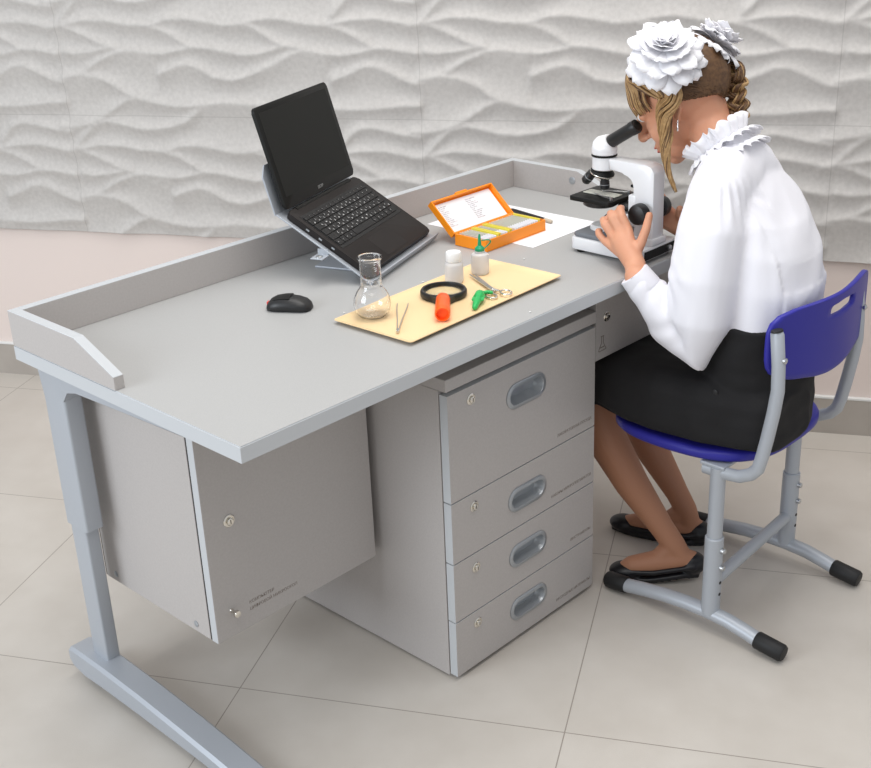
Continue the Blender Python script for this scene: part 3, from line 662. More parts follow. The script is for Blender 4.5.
for k,(q,d,L) in enumerate((((0,.0165,-.007),(-.06,.66,-.75),.040),((-.004,-.010,-.012),(-.04,-.06,-1),.025),((.014,.004,-.010),(.62,.25,-.75),.022))):
    d = V(d).normalized(); o0 = TT @ V(q)
    bm = nb(); tube(bm, [o0,o0+d*L*.30,o0+d*L*.32,o0+d*L*.62,o0+d*L*.64,o0+d*L*.9,o0+d*L], [.0082,.0082,.0094,.0094,.0100,.0094,.0058], 22); ob = obj('objective', bm, 'blackplastic', tr, True, world=True)
    bm = nb(); tube(bm, [o0+d*L*.58,o0+d*L*.62], .0101, 22); obj('colour_ring', bm, 'pull', ob, True, world=True)
bm = nb(); prism(bm, rrect(.096,.098,.006,3,MX,.146), 'z', .803, .812, bev=.0012)
stg = obj('stage', bm, 'bezel', mc, True, world=True)
bm = nb(); lathe(bm, [(.030,.7905),(.034,.793),(.034,.803)], 32, Matrix.Translation((MX-.004,.150,0))); box(bm, MX-.016,MX+.016,.070,.10,.790,.803,.002); obj('condenser', bm, 'blackplastic', stg, True, world=True)
bm = nb(); box(bm, MX-.013,MX+.013,.110,.186,.8122,.8134); obj('specimen_slide', bm, 'slideglass', stg, world=True)
for s in (-1,1):
    bm = nb(); tube(bm, [(MX+s*.030,.106,.8120),(MX+s*.030,.106,.8185)], .0035, 12); tube(bm, [(MX+s*.030,.106,.8155),(MX+s*.024,.13,.8150),(MX+s*.014,.150,.8142),(MX+s*.012,.158,.8150)], .0014, 8, flat=(1.8,.6)); obj('stage_clip', bm, 'steel', stg, True, world=True)
bm = nb(); box(bm, MX-.006,MX+.006,.060,.068,.812,.846,.001); tube(bm, [(MX,.070,.838),(MX,.080,.838)], .003, 10); obj('stage_stop', bm, 'bezel', mc, world=True)
for y,z,r,x0 in ((.036,.797,.0205,.0195),(.099,.776,.0150,.0)):
    for s in (-1,1):
        T = Matrix.Translation((MX+s*.0175,y,z)) @ Matrix.Rotation(s*pi/2,4,'Y')
        bm = nb(); lathe(bm, [(.008,0),(.008,.008),(r*.86,.0085),(r,.011),(r*1.0,.022),(r*.9,.0285),(r*.55,.031),(.0006,.0315)], 28, T); obj('focus_knob', bm, 'blackplastic', mc, True, world=True)
bm = nb(); box(bm, MX-.0175,MX+.0175,.074,.104,.768,.786,.003); obj('fine_focus_block', bm, 'micro', mc, True, world=True)
# ------------------------------------------------------------------ chair
ch = thing('school_chair', 'blue plastic school chair on grey steel legs that the girl sits on', 'chair', (1.107,-.15,0))
CX = 1.1075; NX_, FX_ = .928, 1.258
SEATZ = .396
def seat_outline(k, e=0):
    P = []
    for i in range(64):
        a = 2*pi*i/64; c, s = cos(a), sin(a)
        n = 3.0
        rr = (abs(c)**n+abs(s)**n)**(-1/n)
        y = -.098+(.178+e)*rr*s; hwid = (.187+e)-.010*max(0,-s)
        P.append((CX-.012+hwid*rr*c, y))
    return P
bm = nb()
def ring_(e,z,dish=0): return [V((x,y,z-dish*(max(0,(y-.02)/.07)**2*.012))) for x,y in seat_outline(0,e)]
loft(bm, [ring_(-.03,SEATZ-.020,1),ring_(-.004,SEATZ-.021,1),ring_(.0,SEATZ-.016,1),ring_(.0,SEATZ-.007,1),ring_(-.003,SEATZ-.002,1),ring_(-.010,SEATZ,1),ring_(-.05,SEATZ-.002,1),ring_(-.10,SEATZ-.004)])
obj('seat', bm, 'blue', ch, True, world=True, angle=60)
# backrest: shell with a grip slot, curved round the sitter
zc0, zc1 = .540, .682
def back_outline(th, c):
    best = None; P = []
    N = 120
    for i in range(N):
        a = 2*pi*i/N; n = 4.5; cc, ss = cos(a), sin(a); rr = (abs(cc)**n+abs(ss)**n)**(-1/n)
        x = .187*rr*cc; z = (zc0+zc1)/2+.071*rr*ss
        z += .010*(x/.19)**2 * (1 if ss > 0 else 1.6) - (.0 if ss > 0 else .008*max(0,cos(x/.19*pi))*1)
        P.append((x,z))
    d = V((cos(th),sin(th)))
    for i in range(N):
        a = V(P[i])-c; b = V(P[(i+1)%N])-c; den = d.x*(b-a).y-d.y*(b-a).x
        if abs(den) < 1e-12: continue
        t = (a.x*(b-a).y-a.y*(b-a).x)/den; u = (a.x*d.y-a.y*d.x)/den
        if t > 0 and -1e-6 <= u <= 1+1e-6 and (best is None or t > best): best = t
    return c+d*best
slotc = V((.02,.654)); N = 96
def yb(x): return -.319+.036*(x/.19)**2
ins, outs = [], []
st_ = stadium(.096,.020,8)
def slot_pt(th):
    d = V((cos(th),sin(th))); r = .010; hl = .048-r
    t = r/abs(d.y) if abs(d.y) > 1e-6 else 9
    if abs(d.x*t) <= hl: return slotc+d*t
    cxx = hl*(1 if d.x > 0 else -1); b_ = d.x*cxx; disc = b_*b_-(cxx*cxx-r*r)
    return slotc+d*(b_+sqrt(max(0,disc)))
ths = []
for i in range(N):
    ths.append(2*pi*i/N)
rings = []
K = 12
def lay(yo, inset):
    R = []
    for k in range(K+1):
        row = []
        for th in ths:
            a = slot_pt(th); b = back_outline(th, slotc); ln = (b-a).length
            f = (inset+(ln-2*inset)*k/K)/ln; p = a+(b-a)*f
            row.append(V((CX+.008+p.x, yb(p.x)+yo, p.y)))
        R.append(row)
    return R
fr, bk = lay(.005,.0025), lay(-.005,.0025)
e0, e1 = lay(.0025,0), lay(-.0025,0)
seq = fr+[e0[-1],e1[-1]]+list(reversed(bk))+[e1[0],e0[0]]
bm = nb(); loft(bm, seq, cap=False, closed=True); obj('backrest', bm, 'blue', ch, True, world=True, angle=70)
for X,s in ((NX_,-1),(FX_,1)):
    LY_ = -.205 if s < 0 else -.187; DY = LY_+.187
    bm = nb(); tube(bm, [(X,LY_,.045),(X,LY_,.214),(X,LY_,.216)], [.0182,.0182,.0165], 20); leg = obj('leg', bm, 'metal', ch, True, world=True)
    bm = nb(); tube(bm, [(X,LY_,.212),(X,LY_,.366)], .0148, 18); obj('inner_tube', bm, 'metal', leg, True, world=True)
    for z in (.190,.152):
        bm = nb(); tube(bm, [(X,LY_-.0172,z),(X,LY_-.0237,z),(X,LY_-.0252,z)], [.0058,.0058,.004], 12); obj('bolt', bm, 'steel', leg, True, world=True)
    for z in (.118,.092):
        bm = nb(); tube(bm, [(X,LY_-.0178,z),(X,LY_-.0186,z)], .0035, 12); obj('bolt_hole', bm, 'gap', leg, True, world=True)
    bm = nb(); pts = [(y+DY*.6,z) for y,z in ((.030,.0185),(.00,.0235),(-.04,.031),(-.09,.0385),(-.14,.0425),(-.187,.043),(-.235,.040),(-.28,.031),(-.315,.022),(-.335,.0185))]
    tube(bm, [(X,y,z) for y,z in pts], .0150, 18, flat=(1.05,.95)); rn = obj('runner', bm, 'metal', ch, True, world=True)
    for ya,za,yb_,zb_ in ((.004+DY*.6,.0232,.056+DY*.6,.0185),(-.298+DY*.6,.0255,-.358+DY*.6,.0185)):
        d = (V((X,yb_,zb_))-V((X,ya,za))); 
        bm = nb(); A_ = V((X,ya,za)); tube(bm, [A_,A_+d*.05,A_+d*.9,A_+d*.985,A_+d], [.0162,.0178,.0178,.0150,.0105], 18); obj('end_cap', bm, 'rubber', rn, True, world=True)
    # back post: flat oval tube from under the seat up to the backrest
    bm = nb(); P = [(X,y+DY*.8,z+(.006 if s < 0 and z > .4 else 0)) for X,y,z in ((X,-.16,.3560),(X,-.20,.3560),(X,-.235,.3600),(X,-.258,.372),(X,-.272,.388),(X,-.279,.412),(X,-.286,.45),(X,-.294,.50),(X,-.299,.545),(X,-.297,.59),(X,-.290,.650),(X,-.2895,.655))]
    tube(bm, P, [.0125]*11+[.010], 18, ref=V((1,0,0)), flat=(1,.82)); ps = obj('back_post', bm, 'metal', ch, True, world=True)
    bm = nb(); tube(bm, [(X,-.2892+DY*.8,.6545-.006*min(0,s)),(X,-.2887+DY*.8,.6575-.006*min(0,s))], [.0129,.0115], 18, flat=(1,.82)); obj('post_cap', bm, 'rubber', ps, True, world=True)
    bm = nb(); tube(bm, [(X,-.306+DY*.8,.610),(X,-.3105+DY*.8,.6105),(X,-.312+DY*.8,.6105)], [.0055,.0055,.003], 12); obj('bolt', bm, 'steel', ps, True, world=True)
bm = nb(); tube(bm, [(NX_,-.205,.112),(FX_,-.187,.112)], .0125, 16); obj('stretcher', bm, 'metal', ch, True, world=True)
bm = nb(); box(bm, NX_-.010,FX_+.010,-.222,-.170,.3650,.3725,.002); box(bm, NX_+.05,FX_-.05,-.02,.01,.3650,.3725,.002); box(bm, NX_+.05,NX_+.07,-.169,-.021,.3650,.3725); box(bm, FX_-.07,FX_-.05,-.169,-.021,.3650,.3725)
obj('seat_frame', bm, 'metal', ch, world=True)
def spline_pts(P, n):
    out = []
    for i in range(len(P)-1):
        for t in range(n): out.append(P[i].lerp(P[i+1], t/n))
    return out+[P[-1]]
# ------------------------------------------------------------------ girl at the microscope
girl = thing('person', 'girl in white ruffled blouse and black skirt with white hair bows, bending over the microscope', 'person', (1.105,-.12,0))
HC, HYAW, HPIT, HS = V((1.09,.017,1.005)), .315, .57, .94
HMX = Matrix.Translation(HC) @ Matrix.Rotation(HYAW,4,'Z') @ Matrix.Rotation(-HPIT,4,'X') @ Matrix.Scale(HS,4)
hp = lambda x,y,z: HMX @ V((x,y,z))
HR = HMX.to_3x3()
def hell(bm, c, r, rot=None, nu=20, nv=14):
    m = Matrix.Diagonal(V((1,1,1))).to_4x4()
    ell(bm, (0,0,0), (1,1,1), None, nu, nv); bm.verts.ensure_lookup_table()
    vs = bm.verts[len(bm.verts)-((nv-1)*nu+2):]
    T = HMX @ Matrix.Translation(c) @ (rot or Matrix()) @ Matrix.Diagonal(V((*r,1)))
    tf(bm, T, vs)
body = nb()
hell(body, (0,-.012,.022), (.0715,.093,.088), nu=36, nv=24)
hell(body, (0,.030,-.035), (.056,.058,.070), nu=32, nv=20)
hell(body, (0,.040,-.078), (.042,.042,.036)); hell(body, (0,.064,-.100), (.021,.018,.016))
for s in (-1,1):
    hell(body, (s*.034,.052,-.040), (.024,.026,.028)); hell(body, (s*.028,.071,.026), (.024,.011,.009)); hell(body, (s*.0085,.096,-.036), (.0080,.0085,.0068))
    hell(body, (s*.031,.070,.004), (.0165,.0125,.0115))
    # ear: rim, bowl, lobe
    E = [(s*(.070+.008*t), -.004-.016*t_, z) for t,t_,z in ((0,-.35,-.034),(.3,.05,-.030),(.9,.75,-.018),(1.1,1.1,.0),(.9,1.0,.014),(.4,.35,.020),(0,-.35,.012))]
    tube(body, [hp(*p) for p in E], .0042*HS, 8, round_end=True)
    hell(body, (s*.070,-.006,-.006), (.006,.013,.022)); hell(body, (s*.069,.001,-.033), (.0055,.0065,.0085))
tube(body, [hp(0,.084,.014),hp(0,.094,-.006),hp(0,.103,-.026),hp(0,.106,-.033)], [.0085,.0082,.0095,.0108], 14, round_end=True)
hell(body, (0,.0835,-.0625), (.022,.0105,.0065)); hell(body, (0,.0820,-.0740), (.018,.0100,.0068))
NK = [hp(0,-.026,-.02), hp(0,-.024,-.075), V((1.091,-.068,.925)), V((1.091,-.098,.892)), V((1.091,-.118,.860))]
tube(body, NK, [.052,.044,.042,.044,.046], 24)
def ering(c, a, b, tilt=0, n=32, p=2.3):
    R = []
    for i in range(n):
        t = 2*pi*i/n; cc, ss = cos(t), sin(t); rr = (abs(cc)**p+abs(ss)**p)**(-1/p)
        R.append(V(c)+V((a*rr*cc, b*rr*ss*cos(tilt), b*rr*ss*sin(tilt))))
    return R
TOR = [(.470,-.190,.125,.085,0),(.520,-.192,.118,.082,0),(.575,-.193,.117,.082,0),(.62,-.202,.112,.085,.05),(.70,-.203,.110,.085,.1),(.77,-.193,.108,.081,.2),(.83,-.172,.103,.074,.32),(.872,-.146,.094,.066,.42),(.902,-.128,.074,.056,.5),(.925,-.110,.050,.046,.5)]
def torso(bm, off, z0=0): loft(bm, [ering((1.073+.10*max(0,min(.2,z-.72)),y,z), a+off, b+off, ti) for z,y,a,b,ti in TOR if z > z0])
torso(body, -.010)
# arms (left then right), hands
LARM = [((.992,-.135,.862),.052),((.962,-.144,.800),.061),((.942,-.145,.720),.063),((.934,-.146,.645),.058),((.936,-.140,.590),.046),((.925,-.095,.622),.043),((.912,-.055,.676),.035),((.900,-.028,.712),.0285)]
RARM = [((1.160,-.112,.858),.048),((1.164,-.098,.800),.049),((1.170,-.084,.720),.048),((1.176,-.080,.650),.046),((1.178,-.078,.608),.043),((1.174,-.066,.640),.041),((1.166,-.056,.684),.034),((1.153,-.033,.719),.0280)]
for arm in (LARM,RARM): tube(body, [p for p,_ in arm], [r*.62 if i < 6 else .022 for i,(_,r) in enumerate(arm)], 16, round_end=True)
FING = [([(.955,.036,.778),(.955,.050,.800),(.964,.061,.811),(.975,.065,.808)],.0080),
        ([(.950,.053,.775),(.950,.069,.794),(.959,.079,.800),(.970,.082,.795)],.0080),
        ([(.948,.070,.765),(.948,.085,.780),(.956,.094,.785),(.967,.097,.780)],.0076),
        ([(.947,.084,.748),(.948,.098,.758),(.956,.105,.761),(.965,.107,.758)],.0068)]
THUMB = [(.936,.006,.738),(.945,-.002,.760),(.954,-.006,.785),(.966,-.004,.808)]
RTHUMB = [(.936,.006,.738),(.946,.004,.757),(.958,.006,.775),(.966,.000,.786)]
def hand(bm, f, TH_=None):
    wr = V((.906,-.020,.716)); w2 = V((.920,-.006,.726))
    tube(bm, [f(wr),f(w2),f(w2.lerp(V((.943,.035,.750)),.5)),f(V((.945,.042,.754)))], [.0205,.0200,.0215,.021], 16, round_end=True)
    for pts,r in FING:
        tube(bm, [f(V(p)) for p in pts], [r*1.12,r*1.08,r*1.02,r*.9], 12, round_end=True)
        tube(bm, [f(w2.lerp(V(pts[0]),.25)),f(V(pts[0]))], [.0115,r*1.18], 12, round_end=True)
    tube(bm, [f(V((.922,.002,.728)))]+[f(V(p)) for p in (TH_ or THUMB)], [.011,.0115,.0098,.0088,.0074], 12, round_end=True)
hand(body, lambda p: p+V((.006,0,0))); hand(body, lambda p: V((2*MX-.010-p.x,p.y+.006,p.z+.006)), RTHUMB)
# legs
LLEG = [((1.030,-.17,.458),.055),((1.030,.02,.452),.050),((1.030,.150,.440),.046),((1.027,.182,.422),.043),((1.025,.165,.375),.041),((1.022,.115,.280),.043),((1.026,.055,.200),.036),((1.038,-.015,.115),.0255),((1.044,-.042,.080),.0245)]
RLEG = [((1.118,-.17,.458),.048),((1.138,.02,.452),.046),((1.160,.145,.440),.043),((1.168,.195,.422),.043),((1.170,.185,.375),.041),((1.173,.150,.280),.043),((1.178,.105,.200),.036),((1.186,.045,.115),.0255),((1.188,.022,.080),.0245)]
LFT = [((1.064,-.080,.048),.020),((1.050,-.060,.052),.024),((1.015,-.012,.040),.0245),((.986,.026,.029),.022),((.972,.043,.021),.0135)]
RFT = [((1.200,-.010,.036),.020),((1.194,.010,.038),.024),((1.170,.070,.034),.0245),((1.148,.130,.025),.021),((1.138,.163,.019),.0135)]
for L_ in (LLEG,RLEG): tube(body, [p for p,_ in L_], [r for _,r in L_], 20, round_end=True)
for L_,A_ in ((LFT,LLEG),(RFT,RLEG)):
    tube(body, [p for p,_ in L_], [r for _,r in L_], 16, round_end=True); tube(body, [A_[-1][0],L_[1][0]], [.0245,.022], 16, round_end=True); tube(body, [A_[-1][0],L_[2][0]], [.0225,.019], 16, round_end=True)
bb = fuse(body, .0032, 5)
for f in bb.faces:
    c = f.calc_center_median()
    if c.z < .50 and c.y > -.19 and not (c.z > .5): f.material_index = 1 if c.z < .46 else 0
bo = obj('body', bb, ['skin','tights'], girl, True, world=True, angle=None)
for s in (-1,1):
    bm = nb(); hell(bm, (s*.031,.0735,.004), (.0115,.0115,.0115)); ey = obj('eye', bm, 'eyewhite', girl, True, world=True, angle=None)
    bm = nb(); hell(bm, (s*.031,.0830,.002), (.0052,.0028,.0052)); obj('iris', bm, 'iris', ey, True, world=True, angle=None)
    bm = nb(); tube(bm, [hp(s*(.012+.011*k),.0870-.0022*k*k*.9,.024+.004*(1-(k-1.4)**2/2)) for k in range(4)], [.0016,.0022,.0020,.001], 8, flat=(1,.6)); obj('eyebrow', bm, 'hair', girl, True, world=True)
bm = nb(); hell(bm, (0,.0905,-.0640), (.0175,.0042,.0036)); hell(bm, (0,.0890,-.0735), (.0150,.0046,.0042)); obj('lips', bm, 'lips', girl, True, world=True, angle=None)
bm = nb(); e = hp(-.0735,.001,-.038); tube(bm, [e+V((-.002,0,.002)),e+V((-.003,-.001,-.010)),e+V((-.003,-.001,-.016))], [.0010,.0014,.0024], 10, round_end=True); obj('earring', bm, 'silver', girl, True, world=True)
# shoes: sole, closed toe, heel cup
for L_ in (LFT,RFT):
    pts = [V(p) for p,_ in L_]; d = pts[-1]-pts[0]; d.z = 0; d.normalize(); sd = V((-d.y,d.x,0)); bm = nb()
    n_ = 9; axis = [pts[0]-d*.012]+spline_pts(pts, 4)+[pts[-1]+d*.016]
    sole = []
    for k,p in enumerate(axis):
        u = k/(len(axis)-1); hw = .0285*(sin(pi*min(1,max(0,(u+.10)/1.16)))**.45)*(1 if u > .35 else .88+.12*u/.35)
        zb = max(.002, p.z-.036*(1 if u < .5 else (1-(u-.5)*.5))); zt = zb+.010
        sole.append([p*1+sd*(hw*x)+V((0,0,z-p.z)) for x,z in ((-1,zb),(-1,zt),(-.6,zt+.003),(.6,zt+.003),(1,zt),(1,zb))])
    loft(bm, sole)
    toe = pts[-1]+d*.002; q = atan2(d.y,d.x)
    ell(bm, (toe.x-d.x*.014,toe.y-d.y*.014,.020), (.036,.0275,.018), Matrix.Rotation(q,4,'Z'), 24, 16)
    h0 = pts[0]; ell(bm, (h0.x+d.x*.004,h0.y+d.y*.004,h0.z-.006), (.030,.0255,.026), Matrix.Rotation(q,4,'Z'), 24, 16)
    for s in (-1,1):
        tube(bm, [h0+sd*s*.022+V((0,0,-.004)), pts[1]+sd*s*.024+V((0,0,-.012)), pts[2]+sd*s*.0245+V((0,0,-.012)), pts[3]+sd*s*.020+V((0,0,-.004))], [.007,.006,.006,.007], 10, round_end=True)
    obj('shoe', fuse(bm, .0028, 4), 'shoe', girl, True, world=True, angle=None)
# blouse
bm = nb(); torso(bm, .004, .60)
for sh_ in (LARM,RARM): tube(bm, [(1.090,-.118,.896),V((1.090,-.118,.896)).lerp(V(sh_[0][0]),.5)+V((0,0,.006)),sh_[0][0]], [.050,.054,.054], 22, round_end=True)
for arm in (LARM,RARM): tube(bm, [p for p,_ in arm], [r for _,r in arm], 22)
bl = fuse(bm, .0042, 9, .6)
bl.normal_update()
def folds(co):
    d = 0
    el = V((.925,-.085,.665)) if co.x < 1.09 else V((1.205,-.07,.68))
    r = (co-el).length; d += .0030*sin(r*210+3*noise.noise(co*14))*math.exp(-(r/.065)**2)
    if co.x < 1.0 or co.x > 1.21:
        q = V((co.x*30,co.y*30,co.z*5)); d += .0034*noise.noise(q)
    else:
        q = V((co.x*11+co.z*9, co.y*8, co.z*13-co.x*7)); d += .0070*noise.noise(q)
        d += .0055*(1-abs(noise.noise(V((co.x*16-co.z*14,co.y*5,co.z*6))))*2.2)*(.6 if co.z < .75 else .25)
    if 1.0 < co.x < 1.21 and co.z < .70: d = d*max(0,(co.z-.635)/.065)+.004*abs(noise.noise(V((co.x*34,co.y*34,2.3))))*min(1,max(0,(co.z-.63)/.02))
    if abs(co.z-.86) < .05 and abs(co.x-.985) < .06: d += .0026*sin(atan2(co.y+.14,co.x-.99)*16)*(1-abs(co.z-.86)/.05)
    return d
for v in bl.verts: v.co += v.normal*folds(v.co)
bls = obj('blouse', bl, 'blouse', girl, True, world=True, angle=None)
for arm in (LARM,RARM):
    a, b = V(arm[-1][0]), V(arm[-2][0]); d = (a-b).normalized(); bm = nb()
    tube(bm, [a-d*.030,a-d*.028,a+d*.006,a+d*.007,a+d*.004,a-d*.02], [.0305,.0315,.0290,.0275,.0262,.0265], 26); obj('cuff', bm, 'blouse', bls, True, world=True)
# ruffled collar
CA, CB = V((1.089,-.100,.902)), V((1.088,-.064,.944)); cax = (CB-CA).normalized(); cu, cv = frame(cax, V((1,0,0)))
def ruffle(prof, waves, amp, seed, n=260):
    bm = nb(); rings = []
    for (r,h,w_) in prof:
        row = []
        for i in range(n):
            a = 2*pi*i/n; ph = waves*a+1.3*noise.noise(V((cos(a)*2,sin(a)*2,seed)))*2
            rr = r+amp*w_*sin(ph); hh = h+amp*.8*w_*cos(ph*1.0+.8)+amp*.5*w_*noise.noise(V((cos(a)*5,sin(a)*5,seed+4)))
            row.append(CA+cax*hh+(cu*cos(a)+cv*sin(a))*rr)
        rings.append(row)
    loft(bm, rings, cap=False); return bm
def cloth(o, t=.0011):
    s = o.modifiers.new('thickness','SOLIDIFY'); s.thickness = t; s.offset = 0; return o
col = obj('collar', ruffle([(.0535,-.012,0),(.0520,.005,0),(.0505,.022,.0),(.0500,.034,.1)], 1, .001, 0), 'blouse', girl, True, world=True, angle=None); cloth(col,.0025)
for k,(pf,wv,am) in enumerate((([(.0500,.026,0),(.0525,.036,.3),(.0580,.047,.75),(.0640,.058,1.1)],19,.0058),([(.0505,.024,0),(.0585,.029,.3),(.0650,.028,.7),(.0725,.021,1.1)],22,.0052),([(.0520,.006,0),(.0600,.008,.4),(.0680,.003,.8),(.0745,-.005,1.1)],24,.0046))):
    cloth(obj('ruffle', ruffle(pf,wv,am,k*3.1), 'ruffle', col, True, world=True, angle=None))
# skirt
bm = nb()
loft(bm, [ering((1.072,-.192-.25*max(0,z-.585),z), a, b, 0) for z,a,b in ((.402,.122,.097),(.45,.124,.097),(.50,.123,.096),(.55,.121,.094),(.575,.1205,.093),(.605,.1195,.0935),(.630,.1195,.0940),(.634,.1180,.0925))])
def srect(y, xl, xr, z0, z1, n=40):
    R = []; a = (xr-xl)/2; cx = (xl+xr)/2
    for i in range(n):
        t = 2*pi*i/n; cc, ss = cos(t), sin(t); p = 3.8 if ss > 0 else 6; rr = (abs(cc)**p+abs(ss)**p)**(-1/p)
        flare = 1-.13*max(0,.5+ss*rr*.5)**1.5
        R.append(V((cx+a*rr*cc*flare, y, (z0+z1)/2+(z1-z0)/2*rr*ss)))
    return R
loft(bm, [srect(*q) for q in ((-.291,.965,1.108,.3985,.50),(-.27,.944,1.142,.3985,.515),(-.235,.928,1.168,.3985,.52),(-.16,.904,1.188,.3985,.535),(-.06,.896,1.196,.3985,.528),(.01,.905,1.208,.3985,.515),(.05,.916,1.220,.3985,.510),(.085,.928,1.230,.3975,.507),(.12,.944,1.228,.384,.504),(.165,.962,1.226,.368,.498),(.19,.972,1.222,.362,.494))])
sk = fuse(bm, .0042, 6, .6); sk.normal_update()
for v in sk.verts:
    if v.co.z > .41: v.co += v.normal*(.004*noise.noise(V((v.co.x*9,v.co.y*22,v.co.z*16)))+.0025*noise.noise(V((v.co.x*25,v.co.y*14,v.co.z*40))))
skirt = obj('skirt', sk, 'skirt', girl, True, world=True, angle=None)
bm = nb(); lathe(bm, [(.006,0),(.0062,.0015),(.004,.0025),(.0004,.002)], 16, Matrix.Translation((.9345,-.185,.510)) @ Matrix.Rotation(-pi/2,4,'Y')); obj('button', bm, 'blackplastic', skirt, True, world=True)
# ------------------------------------------------------------------ hair
bm = nb(); nu, nv = 150, 90; G = {}
HCc = V((0,-.012,.022))
AL, AR = V((-.058,.012,.078)), V((.058,.012,.078))         # where the hair is tied at each side
def hairline(d):
    # lowest local z that carries hair, by direction round the head
    az = atan2(d.x, d.y)                                   # 0 = forehead, +-pi = nape
    a = abs(az)
    if a < .9: return .062-.010*a
    if a < 1.5: return .053-.055*(a-.9)/.6
    if a < 2.0: return -.002-.016*(a-1.5)/.5
    return -.018-.030*(a-2.0)/1.14
for i in range(nu):
    for j in range(nv+1):
        th = pi*(.0+.80*j/nv); ph = 2*pi*i/nu
        d = V((sin(th)*sin(ph), sin(th)*cos(ph), cos(th)))
        p = HCc+V((d.x*.0745,d.y*.0965,d.z*.0915))
        lo = hairline(d); e = p.z-lo
        A = AL if p.x < 0 else AR
        q = p-A; ang = atan2(q.y, q.z*.8+.3*abs(q.x)); 
        g = noise.noise(V((ang*11,q.length*5,1.7 if p.x < 0 else 8.2)))*.0014+noise.noise(V((ang*30,q.length*4,3.3)))*.0010
        lift = .004+.004*min(1,max(0,e/.04))
        part = -.0055*math.exp(-(p.x/.0035)**2) if p.y < .075 else 0
        k = 1 if e > 0 else 0
        pp = p+d*(lift+g+part) if k else HCc+V((d.x*.0690,d.y*.0900,d.z*.0850))
        G[i,j] = (pp, e)
vv = {}
for key,(p,e) in G.items():
    if key[1] == 0: continue
    vv[key] = bm.verts.new(HMX @ p)
top = bm.verts.new(HMX @ V((0,-.012,.022+.0915+.004)))
for i in range(nu):
    bm.faces.new((top, vv[i,1], vv[(i+1)%nu,1]))
    for j in range(1,nv):
        if max(G[i,j][1],G[i,j+1][1],G[(i+1)%nu,j][1]) > -.006: bm.faces.new((vv[i,j],vv[i,j+1],vv[(i+1)%nu,j+1],vv[(i+1)%nu,j]))
R_ = random.Random(11)
def lock(pts, r, mi, n=6, taper=.25):
    k = len(pts); tube(bm, pts, [max(.0005,r*(1-(1-taper)*(i/(k-1))**2)) for i in range(k)], n, mi=mi, flat=(1.25,.75))
def spline(P, n):
    P = [V(p) for p in P]; out = []
    Q = [P[0]*2-P[1]]+P+[P[-1]*2-P[-2]]
    for i in range(len(P)-1):
        for t in range(n):
            u = t/n; a,b,c,d = Q[i:i+4]
            out.append(.5*((2*b)+(c-a)*u+(2*a-5*b+4*c-d)*u*u+(3*b-a-3*c+d)*u**3))
    return out+[P[-1]]
# bangs over the forehead
for k in range(170):
    x0 = -.060+.120*(k+.5)/170; x1 = x0*1.12+R_.uniform(-.004,.004); dz = R_.uniform(-.010,.006)
    y1 = -.012+.0965*sqrt(max(.05,1-(x1/.0755)**2))
    P = [hp(x0*.8,.040+R_.uniform(-.008,.008),.107-4*x0*x0),hp(x0*.95,.070-5*x0*x0,.086-2*x0*x0),hp(x1,y1+.002,.056),hp(x1*1.03,y1+.009,.032+dz*.5),hp(x1*.99,y1+.008,.014+dz)]
    lock(spline(P,4), R_.uniform(.0018,.0034), 1 if R_.random() < .62 else 0)
# hair swept from the side of the head up to the ties
for s,A in ((-1,AL),(1,AR)):
    for k in range(170):
        az = R_.uniform(.75,3.05); d = V((s*sin(az),cos(az),0)); z = hairline(V((d.x,d.y,0)))+R_.uniform(.0,.02)
        zz = (z-.022)/.0915; c = sqrt(max(0,1-zz*zz))
        p0 = HCc+V((d.x*.0745*c,d.y*.0965*c,z-.022)); p2 = A+V((s*.014,R_.uniform(-.012,.012),R_.uniform(-.01,.01)))
        m_ = (p0+p2)/2; dn = (m_-HCc); q = V((dn.x/.0745,dn.y/.0965,dn.z/.0915)); m_ = HCc+dn/q.length
        m_ += dn.normalized()*.008; p0 += (p0-HCc).normalized()*.004
        P = spline([p0,p0.lerp(m_,.5)+dn.normalized()*.004,m_,p2],4)
        lock([HMX @ p for p in P], R_.uniform(.0014,.0024), 0, 5, .6)
def hank(P, rad, count, turns, mi_p, rs, seed):
    rr = random.Random(seed); C_ = spline(P, 7); k = len(C_)
    for c in range(count):
        a0 = rr.uniform(0,2*pi); f = sqrt(rr.uniform(.05,1)); pts = []; e = rr.uniform(.86,1)
        for i in range(int(k*e)):
            t = i/(k-1); tg = (C_[min(i+1,k-1)]-C_[max(i-1,0)]).normalized(); a,b = frame(tg, V((1,.2,0)))
            R0 = rad(t)*f*(1+.12*sin(t*9+c)); q = a0+turns*2*pi*t
            pts.append(C_[i]+a*(R0*cos(q))+b*(R0*.75*sin(q)))
        lock(pts, rr.uniform(rs*.7,rs*1.3), 1 if rr.random() < mi_p else 0, 6, .3)
# left tail hanging in front of the ear, thinning to a twisted end
lt = [hp(-.068,.020,.070), V((1.003,-.020,1.030)), V((1.007,-.005,.990)), V((1.013,-.006,.950)), V((1.013,-.008,.915)), V((1.013,-.017,.880)), V((1.019,-.033,.840))]
hank(lt, lambda t: .0030+.0205*(1-t)**1.25, 90, 1.1, .72, .0023, 3)
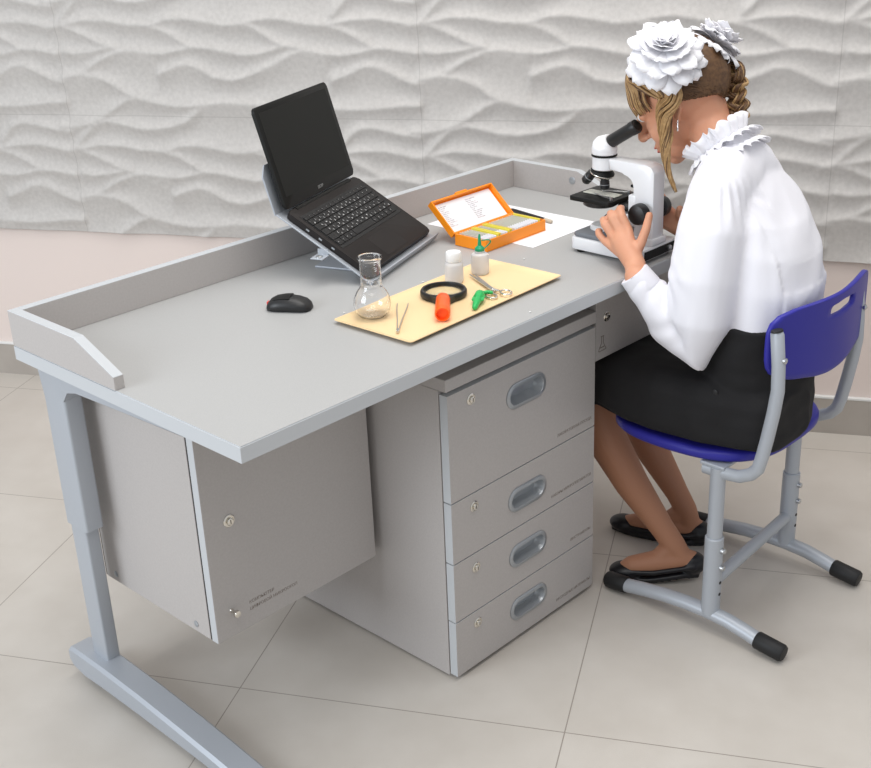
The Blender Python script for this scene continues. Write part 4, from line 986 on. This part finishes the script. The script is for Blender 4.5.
# right braid down the back of the neck
rb = [hp(.060,-.006,.070), V((1.146,-.050,1.050)), V((1.146,-.068,1.020)), V((1.138,-.080,.985)), V((1.122,-.088,.958))]
Cb = spline(rb, 12); kb_ = len(Cb)
for s in range(3):
    for c in range(22):
        f = sqrt(R_.uniform(.02,1)); a1 = R_.uniform(0,2*pi); pts = []
        for i in range(kb_):
            t = i/(kb_-1); tg = (Cb[min(i+1,kb_-1)]-Cb[max(i-1,0)]).normalized(); a,b = frame(tg, V((1,.2,0)))
            w_ = .0155*(1-.35*t); q = 2*pi*(t*2.4+s/3); c0 = Cb[i]+a*(w_*sin(q))+b*(w_*.55*sin(2*q))
            pts.append(c0+a*(.0105*f*cos(a1))+b*(.0105*f*sin(a1)))
        lock(pts, R_.uniform(.0020,.0034), 1 if R_.random() < .45 else 0, 6, .7)
hair = obj('hair', bm, ['hair','hairfair'], girl, True, world=True, angle=None)
# bows: layered chiffon petals
def bow(c, axis, R, seed, label):
    rr = random.Random(seed); ax = V(axis).normalized(); a, b = frame(ax, V((0,0,1))); bm = nb()
    for li,(r0,cnt,til,h0) in enumerate(((1.0,13,.06,-.006),(.93,12,.30,.001),(.76,11,.50,.007),(.60,9,.70,.012),(.44,7,.9,.016),(.28,5,1.1,.019))):
        for k in range(cnt):
            an = 2*pi*(k+.5*(li%2)+rr.uniform(-.15,.15))/cnt; L = R*r0*rr.uniform(.92,1.06); W_ = 2*pi*R*r0/cnt*.60; tl = til+rr.uniform(-.12,.12)
            er = a*cos(an)+b*sin(an); et = b*cos(an)-a*sin(an); g = {}
            nu_, nv_ = 8, 7; wav = rr.uniform(0,6)
            for i in range(nu_+1):
                for j in range(nv_+1):
                    u = i/nu_; v = j/nv_*2-1
                    wd = W_*sin(min(pi*.62,u*pi*.62)+.0)**.9*(1 if u < .72 else sqrt(max(.0,1-((u-.72)/.28)**2*.86)))
                    curl = .10*L*u*u+.05*L*sin(v*4+wav)*u+.035*L*sin(v*9+wav*2)*u**3-.10*L*v*v*u
                    el = tl-.5*u*u*(.6 if li < 2 else .2)
                    g[i,j] = bm.verts.new(V(c)+ax*(h0*R/.06+L*u*sin(el)+curl*.6)+er*(L*u*cos(el)*(1-.06*v*v))+et*(wd*v))
            for i in range(nu_):
                for j in range(nv_): bm.faces.new((g[i,j],g[i+1,j],g[i+1,j+1],g[i,j+1]))
    o = obj('hair_bow', bm, 'ruffle', girl, True, world=True, angle=None); o['label'] = label; cloth(o,.0007)
bow(V((1.007,-.003,1.096)), (-.44,-.32,.84), .075, 1, 'white petalled hair bow over the left ear')
bow(V((1.136,-.024,1.098)), (.55,-.25,.80), .060, 2, 'white petalled hair bow at the far side')
